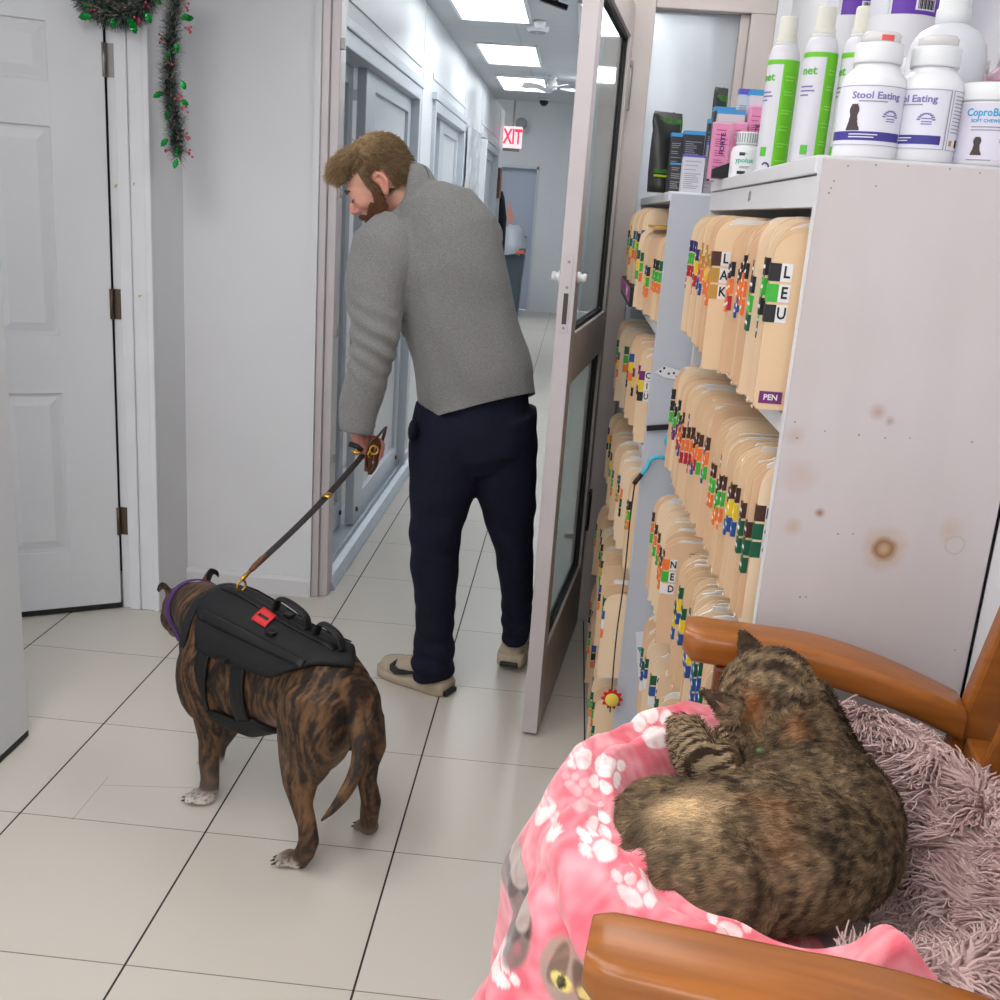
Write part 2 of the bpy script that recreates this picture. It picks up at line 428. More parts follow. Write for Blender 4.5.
# ---------------------------------------------------------------- front frame at y = 2.02
fr = thing('door_frame', 'silver aluminium entry frame with wide right post and frosted sidelight', 'door frame', (.86, 2.05, 0))
MB().box(.318, .345, 2.02, 2.13, 0, 2.22).box(.345, .378, 2.035, 2.12, 0, 2.22).build('jamb', M_alu, fr, bevel=.003)
MB().box(1.302, 1.413, 2.02, 2.13, 0, 2.22).build('post', M_alu_shade, fr, bevel=.004)
MB().box(.318, 1.302, 2.02, 2.13, 2.19, 2.26).box(1.413, 1.799, 2.02, 2.13, 2.147, 2.22).build('header', M_alu_shade, fr, bevel=.003)
MB().box(1.72, 1.80, 2.02, 2.13, 0, 2.147).box(1.69, 1.72, 2.045, 2.11, .9, 2.147).box(1.413, 1.69, 2.045, 2.11, .86, .92).build('side_jamb', M_alu_shade, fr, bevel=.003)
MB().box(1.413, 1.69, 2.07, 2.08, .92, 2.147).build('sidelight', mat('milky_sidelight', (225, 229, 233), .5, trans=.6, ior=1.1), fr)
MB().box(1.413, 1.72, 2.05, 2.1, 0, .86).build('kick_panel', M_alu_shade, fr)
cl = MB()
for z in (1.98, 1.5, 1.02, .55): cl.box(.3785, .392, 2.03, 2.05, z-.018, z+.018)
cl.build('keeper', M_steel, fr, bevel=.002)

struct('wall_front', MB().box(-.165, .318, 2.02, 2.13, 0, 2.5).box(.318, 1.302, 2.02, 2.13, 2.26, 2.5).box(1.302, 1.80, 2.02, 2.13, 2.22, 2.5).box(1.80, 2.6, 2.02, 2.13, 0, 2.5), M_wall)
bb = MB(); bb.prism([(x, 0, 0) and Vector((-.165, y, z)) for x, y, z in ((0, 2.02, 0), (0, 2.004, 0), (0, 2.004, .062), (0, 2.012, .078), (0, 2.02, .078))], (.478, 0, 0))
struct('baseboard_front', bb, M_base)
struct('trim_2', MB().box(.298, .318, 2.008, 2.02, 0, 2.5), M_wall)
struct('wall_return', MB().box(-.30, -.165, 1.765, 2.13, 0, 2.5).box(-1.3, -.30, 1.78, 2.13, 2.06, 2.5).box(-1.4, -1.12, 1.78, 2.13, 0, 2.5), M_wall)
struct('wall_gap_shade', MB().box(-1.3, -.3, 2.1, 2.13, 0, 2.06), M_dark)  # near-black colour stands in for the unlit space behind the ajar door
cs = MB()
cs.box(-.275, -.235, 1.735, 1.765, 0, 2.5).box(-.235, -.185, 1.742, 1.765, 0, 2.5).box(-.185, -.163, 1.732, 1.765, 0, 2.5).box(-.306, -.275, 1.75, 1.80, 0, 2.06)
t3 = struct('trim_3', cs, M_casing, bevel=.004)
for px, py, yy, a, b in ((140, 296, 1.7335, .006, .004), (152, 387, 1.741, .006, .0045), (116, 186, 1.7335, .006, .006), (134, 184, 1.741, .003, .006)):
    q = at(px, py, 1, yy); MB().prism([q+Vector((a*math.cos(k)*(1+.3*math.sin(3*k)), 0, b*math.sin(k)+.3*a*math.cos(k))) for k in [2*PI*i/12 for i in range(12)]], (0, -.0006, 0)).build('paint_chip', mat('bare_wood_chip', (190, 164, 124), .7), t3)
struct('trim_4', MB().box(1.803, 1.845, -.398, -.327, 0, 2.5), M_wall)
struct('wall_right', MB().box(1.845, 1.95, -3.2, 2.02, 0, 2.5), M_wall)

# panelled swing doors: local x along the door from the hinge edge, y towards the viewer's side, z up
def panel_door(name, label, hinge, dirv, width, height, rails, group=None, flip=1):
    d = Vector((dirv[0], dirv[1], 0)).normalized(); nrm = Vector((-d.y, d.x, 0))*flip
    M = Matrix.Identity(4)
    for i in range(3): M[i][0], M[i][1], M[i][2] = d[i], nrm[i], (0, 0, 1)[i]
    M[0][3], M[1][3] = hinge
    r = bpy.data.objects.new(name, None); COL.objects.link(r); r.matrix_world = M; WM[r] = M
    tag(r, label, 'door', group)
    b = MB(); b.box(.004, width, -.036, -.004, .022, height)                  # core
    xs = [.004, *[v for c in rails[0] for v in c], width]; zs = [.022, *[v for c in rails[1] for v in c], height]
    for i in range(0, len(xs), 2): b.box(xs[i], xs[i+1], -.004, .006, .022, height)
    for i in range(0, len(zs), 2): b.box(xs[0], xs[-1], -.004, .0057, zs[i], zs[i+1])
    b.build('door_leaf', M_door, r, local=True, bevel=.003)
    for (xa, xb) in rails[0]:
        for (za, zb) in rails[1]:
            p = MB(); q = .03
            a = [(xa+.012, -.0035, za+.012), (xb-.012, -.0035, za+.012), (xb-.012, -.0035, zb-.012), (xa+.012, -.0035, zb-.012)]
            c = [(xa+q+.01, .004, za+q+.01), (xb-q-.01, .004, za+q+.01), (xb-q-.01, .004, zb-q-.01), (xa+q+.01, .004, zb-q-.01)]
            p.add(a+c, [(0, 1, 5, 4), (1, 2, 6, 5), (2, 3, 7, 6), (3, 0, 4, 7), (4, 5, 6, 7)])
            p.build('raised_panel', M_door, r, local=True)
    return r
d1 = panel_door('swing_door', 'white panelled door ajar beside the tinsel garland', (-.306, 1.745), (-.862, -.507), .76, 2.03,
                ([(.17, .355), (.43, .62)], [(.235, .79), (.985, 1.635), (1.77, 1.94)]), flip=1)
MB().box(.0, .76, -.034, .004, .004, .024).build('door_sweep', M_rubber, d1, local=True)
for z, m in ((1.85, M_steel), (1.09, M_bronze), (.33, M_bronze)):
    h = MB().obox((-.287, 1.748, z), (.036, .006, .1)); h.tube([(-.306, 1.735, z-.05), (-.306, 1.735, z+.05)], .006, n=10)
    for k in (-.035, -.012, .012, .035): h.lathe([(.0035, 0), (.0035, .002)], (-.284, 1.745, z+k), 8, M=Matrix.Rotation(PI/2, 3, 'X'))
    h.build('hinge', m, d1)
d2 = panel_door('swing_door', 'white panelled door edge standing nearest, at the left margin', (-.166, .03), (0, 1), .775, 2.03,
                ([(.12, .33), (.43, .64)], [(.235, .79), (.985, 1.635), (1.77, 1.94)]), flip=-1)
MB().box(.0, .775, -.034, .004, .004, .024).build('door_sweep', M_rubber, d2, local=True)
struct('wall_side', MB().box(-.30, -.16, -.6, .0, 0, 2.5), M_wall)

# ---------------------------------------------------------------- glazed entry door, open towards us
ga, gb = Vector((1.325, 1.99, 0)), Vector((1.2065, 1.083, 0))
d = (gb-ga).normalized(); nrm = Vector((-d.y, d.x, 0)); GW = (gb-ga).length
GM = Matrix.Identity(4)
for i in range(3): GM[i][0], GM[i][1], GM[i][2], GM[i][3] = d[i], nrm[i], (0, 0, 1)[i], ga[i]
gd = bpy.data.objects.new('glass_door', None); COL.objects.link(gd); gd.matrix_world = GM; WM[gd] = GM
tag(gd, 'open silver framed glass door between the walking man and the file shelves', 'door')
H = .022
MB().box(GW-.075, GW, -H, H, .012, 2.14).build('lock_stile', M_alu, gd, local=True, bevel=.002)
MB().box(.0, .07, -H, H, .012, 2.14).build('hinge_stile', M_alu_shade, gd, local=True, bevel=.002)
MB().box(.07, GW-.075, -H, H, 2.04, 2.14).build('top_rail', M_alu_shade, gd, local=True, bevel=.002)
MB().box(.07, GW-.075, -H, H, 1.04, 1.175).build('mid_rail', M_alu_shade, gd, local=True, bevel=.002)
MB().box(.07, GW-.075, -H, H, .012, .26).build('bottom_rail', M_alu_shade, gd, local=True, bevel=.002)
for za, zb in ((1.175, 2.04), (.26, 1.04)):
    MB().box(.07, GW-.075, -.003, .003, za, zb).build('glass_pane', M_glass, gd, local=True)
    g = MB()
    for s in (-1, 1):
        g.box(.07, GW-.075, s*.008-.004, s*.008+.004, za, za+.012).box(.07, GW-.075, s*.008-.004, s*.008+.004, zb-.012, zb)
        g.box(.07, .082, s*.008-.004, s*.008+.004, za, zb).box(GW-.087, GW-.075, s*.008-.004, s*.008+.004, za, zb)
    g.build('glazing_gasket', M_rubber, gd, local=True)
lp = MB().box(GW, GW+.0015, -.011, .011, 1.18, 1.385).build('lock_plate', M_alu, gd, local=True, bevel=.0008)
MB().box(GW+.0015, GW+.002, -.0062, .0062, 1.205, 1.285).build('latch_slot', mat('latch_brown', (74, 64, 58), .5), lp, local=True)
sc = MB()
for z in (1.30, 1.365, 1.195): sc.lathe([(.004, 0), (.0035, .002)], (GW+.0015, 0, z), 10, M=Matrix.Rotation(PI/2, 3, 'Y'))
sc.build('screw', M_steel, lp, local=True)
for s in (-1, 1):
    MB().lathe([(.016, 0), (.016, .006), (.01, .008), (.01, .014), (.013, .016), (.011, .024)], (GW-.03, s*H, 1.325), 16, M=Matrix.Rotation(-s*PI/2, 3, 'X')).build('thumb_turn', M_white, gd, local=True)
for z in (1.9, .45):
    hg = MB(); hg.tube([(-.004, .022, z-.07), (-.004, .022, z+.07)], .009, n=14)
    for k in (-.075, .06): hg.box(-.016, .02, .014, .03, z+k, z+k+.016)
    hg.build('hinge', M_steel if z > 1 else M_black, gd, local=True, bevel=.001)

# ---------------------------------------------------------------- lamps that light the place
def ceiling_light(x, y, w, l, m, label, z=2.5):
    r = thing('ceiling_light', label, 'ceiling light', (x, y, z), group='flush ceiling light panels')
    f = MB(); e = .018
    f.box(-w/2-e, w/2+e, -l/2-e, -l/2, -.012, 0).box(-w/2-e, w/2+e, l/2, l/2+e, -.012, 0).box(-w/2-e, -w/2, -l/2, l/2, -.012, 0).box(w/2, w/2+e, -l/2, l/2, -.012, 0)
    f.build('light_frame', M_white, r, local=True)
    MB().box(-w/2, w/2, -l/2, l/2, -.008, -.001).build('diffuser', m, r, local=True)
    return r
ceiling_light(.667, 4.14, .37, .92, M_lamp, 'lit ceiling panel nearest in the corridor, cut by the frame top')
ceiling_light(.665, 5.91, .37, .9, M_lamp, 'lit ceiling panel second along the corridor, the middle of three')
ceiling_light(.665, 7.54, .37, .9, M_lamp, 'lit ceiling panel farthest along the corridor, beside the small fan')
for x, y in ((-.6, 12.4), (1.0, 11.2)):
    ceiling_light(x, y, .6, 1.2, M_fillh, 'added unseen fill light over the hall beyond the corridor, above the frame', z=3.2)  # unseen panels added to brighten the dark corridor end
for x, y in ((1.33, 4.4), (1.33, 6.6)):
    ceiling_light(x, y, .37, .9, M_fillh, 'added unseen fill light over the right of the corridor, hidden above the door')  # extra hidden panels, put in as fill for the corridor floor
for x, y in ((.1, -.15), (.3, -2.3), (1.2, -3.0), (1.45, 1.1), (.85, -1.0)):
    ceiling_light(x, y, .6, 1.2, M_filld if y > 1 or y == -1.0 else M_lampw, 'unseen light panel over the front desk room, above the frame')  # the two dim ones are added fill for shelf wall and left wall
w = bpy.data.worlds.new('world'); SC.world = w; w.use_nodes = True
bg = w.node_tree.nodes['Background']; bg.inputs[0].default_value = (.88, .91, .96, 1); bg.inputs[1].default_value = .95
SC.view_settings.view_transform = 'Standard'; SC.view_settings.look = 'None'; SC.view_settings.gamma = 1.0
SC.view_settings.exposure = 0.26
# ================================================================ file shelves
def scuffed_board():
    m = mat('whitewashed_board', (196, 190, 192), .5, spec=.35); t = NT(m); vec, x, y, z = t.obj()
    mp = t.N.new('ShaderNodeMapping'); mp.inputs['Scale'].default_value = (9, 9, 1.6); t.L.new(vec, mp.inputs[0])
    a = t.mix(t.math('MULTIPLY', t.noise(mp.outputs[0], 2.5, 4), .6), lin(208, 201, 202), lin(192, 183, 184))
    a = t.mix(t.math('MULTIPLY', t.math('SUBTRACT', t.noise(vec, 3.2, 3), .5, clamp=True), 1.6, clamp=True), a, lin(186, 168, 160))
    def spot(px, py, r, col, amt, ring=None, sx=1.):
        p = at(px, py, 1, PY)
        dx = t.math('MULTIPLY', t.math('SUBTRACT', x, p.x-NX), sx); dz = t.math('SUBTRACT', z, p.z)
        dd = t.math('SQRT', t.math('ADD', t.math('MULTIPLY', dx, dx), t.math('MULTIPLY', dz, dz)))
        dd = t.math('ADD', dd, t.math('MULTIPLY', t.math('SUBTRACT', t.noise(vec, 60, 2), .5), r*.5))
        if ring is None: f = t.math('SUBTRACT', 1., t.math('DIVIDE', dd, r), clamp=True)
        else: f = t.math('SUBTRACT', 1., t.math('DIVIDE', t.math('ABSOLUTE', t.math('SUBTRACT', dd, r)), ring), clamp=True)
        return t.math('MULTIPLY', f, amt*.85), lin(*col)
    for s in ((884, 549, .034, (186, 150, 96), .9), (884, 549, .0105, (146, 100, 54), 1., .0085), (820, 513, .008, (150, 104, 58), 1.2), (793, 527, .014, (188, 158, 118), .8),
              (878, 412, .013, (170, 130, 112), .8), (890, 421, .008, (160, 118, 100), .8), (795, 435, .016, (182, 156, 140), .7), (800, 475, .03, (190, 164, 150), .6), (950, 530, .02, (192, 170, 140), .7), (955, 545, .012, (150, 120, 90), .3, .002)):
        f, c = spot(*s[:5], *(s[5:] if len(s) > 5 else ())); a = t.mix(f, a, c)
    dots = [(848, 166), (876, 165), (908, 166), (950, 169), (980, 173), (834, 181), (831, 188), (829, 193), (876, 186), (795, 422), (825, 431), (859, 435), (885, 438), (910, 438), (797, 438), (972, 442), (838, 534), (853, 534), (800, 597), (806, 597), (955, 650), (968, 662)]
    for q in dots:
        f, c = spot(*q, .0017, (92, 80, 74), 1.3); a = t.mix(f, a, c)
    t.L.new(a, t.b.inputs['Base Color']); return m
NX, FX = 1.51, 1.425
PY = -.325                                                   # near side panel of the near shelf unit
M_board = scuffed_board()
M_shelf = mat('white_shelf_laminate', (212, 212, 215), .42, noise_amt=.02, noise_scale=6)
M_edge = mat('chipped_board_edge', (206, 198, 190), .5)
M_grey = mat('blue_grey_laminate', (186, 192, 202), .45, noise_amt=.02, noise_scale=5)
ROWS = [1.253, .945, .635, .325, .03]
def shelf_unit(name, label, x0, x1, y0, y1, zt, near_mat, far_mat, header=True):
    r = thing(name, label, 'file shelves', (x0, (y0+y1)/2, 0)); th = .018
    MB().box(x0, x1, y0, y0+th, 0, zt-.004).build('side_panel', near_mat, r, bevel=.0015)
    MB().box(x0, x1, y1-th, y1, 0, zt-.004).build('side_panel', far_mat, r, bevel=.0015)
    MB().box(x0-.004, x1, y0+th, y1-th, zt-.022, zt).build('top_board', M_shelf, r, bevel=.002)
    if header: MB().box(x0, x0+.018, y0+th, y1-th, zt-.062, zt-.024).build('header', M_shelf, r, bevel=.001)
    MB().box(x1-.008, x1, y0+th, y1-th, .0, zt-.024).build('back_panel', M_shelf, r)
    for z in ROWS[:-1]: MB().box(x0+.002, x1-.008, y0+th, y1-th, z-.03, z-.004).build('shelf', M_shelf, r, bevel=.0015)
    MB().box(x0, x1-.008, y0+th, y1-th, .0, .026).build('plinth', M_shelf, r)
    return r
nu = shelf_unit('file_shelf_unit', 'white open file shelf unit with stained side panel behind the armchair', NX, 1.80, PY, .765, 1.575, M_board, M_shelf)
ch = MB().box(NX-.0006, NX+.0004, PY-.0004, PY+.018, .02, 1.57); ch.build('edge_band', M_shelf, nu)
pt = at(750, 196, 0, NX); text('#2', .022, frame_m(pt+Vector((-.0008, 0, 0)), (0, -1, 0), (0, 0, 1)), mat('faded_pencil', (150, 146, 146), .7), nu, 'lettering')
fu = shelf_unit('file_shelf_unit', 'blue-grey ended file shelf unit farther back beside the glass door', FX, 1.74, .79, 1.96, 1.55, M_grey, M_grey, False)
hk = MB(); hp_ = at(655, 427, 1, .785); hk.bar(hp_+Vector((-.02, -.004, -.004)), hp_+Vector((.045, -.004, .006)), .008, .012); hk.build('hook', M_black, fu)
# stickers and a crinkled tag on the grey end panel
M_stk = mat('white_sticker', (222, 222, 226), .5); M_ink = mat('black_ink', (30, 30, 32), .6)
c0 = at(669, 371, 1, .788)
tg = MB(); tg.prism([c0+Vector(v) for v in ((-.032, 0, -.006), (-.012, 0, .012), (.03, 0, .002), (.026, 0, -.02), (-.01, 0, -.016))], (0, -.0012, 0))
tgo = tag(tg.build('cat_print_tag', M_stk), 'small white tag with black print stuck high on the grey shelf end', 'sticker')
im = MB()
for a, b in ((-.02, -.002), (-.012, .006), (.0, -.006), (.012, -.004), (.02, -.012)): im.lathe([(.003, 0), (.003, .0004)], c0+Vector((a, -.0012, b)), 8, M=Matrix.Rotation(PI/2, 3, 'X'))
im.build('print', M_ink, tgo)
c1 = at(645, 655, 1, .788)
st = MB(); st.prism([c1+Vector(v) for v in ((-.03, 0, .06), (.028, 0, .07), (.022, 0, -.085), (-.004, 0, -.09), (-.018, 0, -.02))], (0, -.0012, 0))
sto = tag(st.build('fish_sticker', M_stk), 'torn white sticker with teal and red shapes low on grey shelf end', 'sticker')
f2 = MB(); f2.prism([c1+Vector(v)+Vector((0, -.0012, 0)) for v in ((-.022, 0, .02), (.02, 0, .026), (.006, 0, -.03))], (0, -.0006, 0))
f2.build('teal_shape', mat('teal_print', (72, 168, 182), .5), sto)
f3 = MB(); f3.prism([c1+Vector(v)+Vector((0, -.0012, 0)) for v in ((.004, 0, -.03), (.02, 0, -.01), (.018, 0, -.075), (-.002, 0, -.06))], (0, -.0006, 0))
f3.build('red_shape', mat('red_print', (196, 52, 56), .5), sto)

# ---------------------------------------------------------------- patient folders, each its own object
M_man = [mat('manila_card_%d' % i, c, .65, noise_amt=.03, noise_scale=12) for i, c in enumerate(((232, 203, 166), (226, 194, 156), (236, 211, 178), (224, 188, 152)))]
M_sheet = mat('file_sheets', (226, 224, 222), .75)
LC = {'black': (38, 36, 38), 'orange': (240, 122, 52), 'green': (66, 178, 62), 'dark green': (26, 92, 66), 'yellow': (236, 204, 42), 'ochre': (190, 146, 66), 'brown': (74, 46, 34), 'blue': (40, 84, 150), 'navy': (44, 44, 110), 'red': (186, 36, 52), 'purple': (112, 38, 110), 'white': (232, 230, 230)}
M_lab = {k: mat('label_'+k.replace(' ', '_'), v, .5) for k, v in LC.items()}
_T = 'twentieth thirtieth fortieth fiftieth sixtieth'.split(); _C = 'twenty thirty forty fifty sixty'.split()
ORD = 'first second third fourth fifth sixth seventh eighth ninth tenth eleventh twelfth thirteenth fourteenth fifteenth sixteenth seventeenth eighteenth nineteenth twentieth twenty-first twenty-second twenty-third twenty-fourth twenty-fifth twenty-sixth twenty-seventh twenty-eighth twenty-ninth thirtieth thirty-first thirty-second thirty-third thirty-fourth thirty-fifth thirty-sixth thirty-seventh thirty-eighth'.split()
for _n in range(len(ORD)+1, 70): ORD.append(_T[_n//10-2] if _n % 10 == 0 else _C[_n//10-2]+'-'+ORD[_n % 10-1])
def folder(x, y, z, t, h, D, yaw, lean, labs, zl, rowname, nth, group, face=None, cm=0, papers=True, note=None):
    """side-tab folder: local x runs into the shelf, y is its thickness, z up; the tab edge is at x = 0"""
    M = Matrix.Translation((x, y, z)) @ Matrix.Rotation(yaw, 4, 'Z') @ Matrix.Rotation(lean, 4, 'X')
    txt = '-'.join(l for l in labs)
    r = bpy.data.objects.new('patient_folder', None); COL.objects.link(r); r.matrix_world = M; WM[r] = M
    lab = 'manila folder, %s stickers, %s from near end of %s' % (txt, ORD[nth], rowname)
    tag(r, note or lab, 'file folder', group)
    def out(x0, top, rr):
        o = [(x0, 0), (D, 0), (D, top), ]
        for k in range(6):
            a = PI/2+k*PI/2/5; o.append((x0+rr+rr*math.cos(a), top-rr+rr*math.sin(a)))
        return o
    c = MB()
    for yy, hh, xo in ((-t/2, h-.008, 0.), (t/2-.0011, h, .002)):
        c.prism([(px+xo, yy, pz) for px, pz in out(0, hh, .034)], (0, .0011, 0))
    c.box(-.0004, .003, -t/2, t/2, 0, .003)
    c.build('cover', M_man[cm], r, local=True)
    if papers and t > .004:
        p = MB(); k = max(1, int(t/.006))
        for i in range(k):
            ya = -t/2+.0015+i*(t-.003)/k; up = RNG.uniform(-.02, .006)
            p.prism([(px+RNG.uniform(.004, .02), ya, pz) for px, pz in out(0.004, h+up-.004, .022)], (0, (t-.003)/k*.8, 0))
        p.build('sheets', M_sheet, r, local=True)
    ms = [M_lab[l] for l in labs]+[M_lab['white']]; L = MB(); sz = .0225; q = len(labs); fw = RNG.uniform(.003, .008)
    for i, l in enumerate(labs):
        zz = zl-i*(sz+.0035)
        L.box(-.0011, (.0125 if face else fw), -t/2-.0006, t/2+.0004, zz-sz, zz, i)
        if face: L.box(.0125, .027, -t/2-.0005, -t/2, zz-sz, zz, q)
        else: L.box(-.0013, -.0009, -t/2-.0002, t/2, zz-sz*.62, zz-sz*.42, q)
    lo = L.build('index_label', ms, r, local=True)
    if face:
        for i, chh in enumerate(face):
            text(chh, .021, M @ frame_m((.0198, -t/2-.0008, zl-sz/2-i*(sz+.0035)), (1, 0, 0), (0, 0, 1)), M_ink, r, 'index_letter', sx=.85)
        pl = MB()
        for i, zz in enumerate((h-.03, h-.036, h-.05)): pl.box(.05, .05+(.08, .06, .11)[i], -t/2-.0003, -t/2-.0001, zz-.0012, zz)
        pl.build('printed_line', M_lab['brown'], r, local=True)
    return r
PAL = {'t': [('black', 'green', 'black'), ('black', 'green', 'dark green'), ('black', 'orange', 'orange'), ('black', 'orange', 'blue'), ('black', 'orange', 'red'), ('ochre', 'dark green', 'ochre'), ('ochre', 'orange', 'orange'), ('ochre', 'yellow', 'orange'), ('ochre', 'orange', 'blue'), ('navy', 'yellow', 'red'), ('navy', 'green', 'red')],
       'm': [('brown', 'dark green', 'dark green'), ('brown', 'yellow', 'blue'), ('brown', 'green', 'orange'), ('brown', 'orange', 'green'), ('brown', 'orange', 'blue'), ('brown', 'orange', 'red'), ('black', 'green', 'purple'), ('black', 'black', 'green')],
       'f': [('dark green', 'green', 'orange'), ('dark green', 'yellow', 'green'), ('orange', 'dark green', 'black'), ('blue', 'black', 'orange'), ('black', 'green', 'orange'), ('purple', 'yellow', 'black'), ('blue', 'yellow', 'orange')]}
def row(ys, x, z, rowname, group, pal, seq=None, faces=None, wob=.009, hh=.236, notes=None, leans=(-.05, .05), zlv=.03, xs=None, yaw0=0, zs=None):
    n = len(ys); ph = RNG.uniform(0, 6, 2); lm, la = (leans[0]+leans[1])/2, (leans[1]-leans[0])/2
    for i in range(n):
        y = ys[i]; gap = (ys[i+1]-ys[i]) if i+1 < n else .014
        t = min(max(gap*.54, .004), .014)
        labs = seq[i] if seq and i < len(seq) and seq[i] else PAL[pal][RNG.integers(len(PAL[pal]))]
        fc = faces.get(i) if faces else None
        if fc == 'LAK': labs = ('brown', 'ochre', 'ochre')
        xx = (x-.03*(fc == 'LAK') if xs is None else xs(i))+RNG.uniform(-wob, wob)*(0 if fc else 1)
        fo = folder(xx, y, z+RNG.uniform(0, .004)+(zs(i) if zs else 0), t, hh+RNG.uniform(-.012, .004), .27, yaw0+.02*math.sin(i*.3+ph[0])*min(i/4, 1), (lm+la*math.sin(i*.27+ph[1]))*min(i/4, 1), labs, hh-(.056 if fc else .05)-(0 if fc else RNG.uniform(0, zlv+.012)),
               rowname, i, group, fc, RNG.integers(4), True, (notes or {}).get(i))
        if fc == 'LEU':
            MB().box(.006, .036, -t/2-.0007, -t/2-.0002, .008, .024).build('purple_tag', M_lab['purple'], fo, local=True)
            text('PEN', .0105, WM[fo] @ frame_m((.021, -t/2-.001, .016), (1, 0, 0), (0, 0, 1)), M_lab['white'], fo, 'tag_lettering')
def lin_y(a, b, n, p=1.):
    g = RNG.uniform(.55, 1.45, n-1); g = np.concatenate([[0], np.cumsum(g)])/g.sum()
    return [float(a+(b-a)*v) for v in g]
def stretch(seq, n):
    return [seq[min(len(seq)-1, int(i*len(seq)/n))] for i in range(n)]
P = PAL['t']
row(lin_y(-.29, .70, 52), 1.472, ROWS[0], 'top shelf, near unit', 'folders on the near unit top shelf', 't',
    seq=stretch([P[0], P[0], P[1], P[1], P[1], P[2], P[2], P[2], P[3], P[4], P[2], P[4], P[3], P[2], ('black', 'ochre', 'ochre'), P[5], P[5], P[6], P[7], P[6], P[7], P[6], P[8], P[8], P[8], P[8], P[9], P[9], P[9], P[10], P[10], P[9], P[10]], 52),
    faces={0: 'LEU', 17: 'LAK'}, hh=.244)
P = PAL['m']
row(lin_y(-.289, .66, 52), 1.49, ROWS[1], 'second shelf, near unit', 'folders on the near unit second shelf', 'm',
    seq=stretch([P[0], P[0], P[0], P[0], P[1], P[1], P[1], P[1], P[2], P[2], P[2], P[3], P[3], P[2], P[4], P[3], P[4], P[3], P[3], P[4], P[5], P[4], P[5], P[4], P[5], P[4], P[5], P[5], P[4], P[5], P[5], P[6], P[6], P[6], P[7], P[6]], 52),
    faces={0: 'MCC'}, xs=lambda i: 1.497-.03*i/52, leans=(-.035, .03), hh=.232)
row(lin_y(-.24, .25, 18)+[.36, .42, .47, .52, .57, .61, .65, .68], 1.47, ROWS[2], 'third shelf, near unit', 'folders on the near unit third shelf', 'm',
    seq=[('dark green', 'blue', 'blue')]*8+[('dark green', 'yellow', 'blue')]*10+[('orange', 'green', 'white')]+[('brown', 'orange', 'orange')]*3+[('brown', 'orange', 'green')]*4, faces={18: 'NED'}, xs=lambda i: 1.455+.02*(i < 18), hh=.24)
row(lin_y(-.2, .68, 12), 1.47, ROWS[3], 'fourth shelf, near unit', 'folders on the near unit fourth shelf', 'm',
    seq=[('dark green', 'blue', 'white')]*12, faces={6: 'OOC', 8: 'OOS'}, hh=.24)
nm = 'shelf, far unit'
row(lin_y(.83, 1.17, 12)+lin_y(1.22, 1.72, 13), 1.39, ROWS[0], 'top '+nm, 'folders on the far unit top shelf', 'f', leans=(-.03, .03), hh=.205, zs=lambda i: .055*(i > 11), xs=lambda i: 1.42-.034*min(i/14, 1))
row(lin_y(.90, 1.70, 9), 1.385, ROWS[1], 'second '+nm, 'folders on the far unit second shelf', 'f', seq=[('purple', 'yellow', 'black')]*3, faces={0: 'CIU', 3: 'COU', 5: 'COB'}, leans=(-.035, .035), xs=lambda i: 1.405-.02*min(i/6, 1))
row(lin_y(.83, 1.74, 14), 1.387, ROWS[2], 'third '+nm, 'folders on the far unit third shelf', 'f', leans=(-.035, .035), xs=lambda i: 1.405-.02*min(i/6, 1))
row(lin_y(.84, 1.70, 11), 1.375, ROWS[3], 'fourth '+nm, 'folders on the far unit fourth shelf', 'f', seq=[('blue', 'white', 'orange'), None, ('blue', 'black', 'orange')], faces={1: 'NOO', 4: 'COO'}, leans=(-.035, .035))
row(lin_y(.84, 1.74, 13), 1.377, ROWS[4], 'bottom '+nm, 'folders on the far unit bottom shelf', 'f', faces={3: 'IOU', 6: 'LOB'}, leans=(-.035, .035))
# flat black carton under the far files, yellow envelope lying on them
b = thing('carton', 'flat black carton with pink lettered band under far unit folders', 'box', (1.48, 1.47, ROWS[0]))
MB().box(1.376, 1.62, 1.2, 1.755, ROWS[0], ROWS[0]+.053).build('box_body', M_black, b, bevel=.001)
MB().box(1.3745, 1.376, 1.2, 1.755, ROWS[0]+.014, ROWS[0]+.05).build('band', mat('pink_band', (196, 84, 156), .5), b)
text('UR', .034, frame_m((1.374, 1.33, ROWS[0]+.032), (0, -1, 0), (0, 0, 1)), M_lab['white'], b, sx=2.2)
e = thing('envelope', 'ochre yellow envelope lying on top of the far unit folders', 'envelope', (1.5, 1.04, ROWS[0]+.246))
MB().box(1.405, 1.62, .95, 1.16, ROWS[0]+.2125, ROWS[0]+.2185).build('sleeve', mat('ochre_paper', (206, 160, 48), .6), e, bevel=.001)
MB().prism([(1.405, .95, ROWS[0]+.2186), (1.405, 1.16, ROWS[0]+.2186), (1.46, 1.055, ROWS[0]+.2186)], (0, 0, .0008)).build('flap', mat('ochre_flap', (192, 146, 42), .6), e)
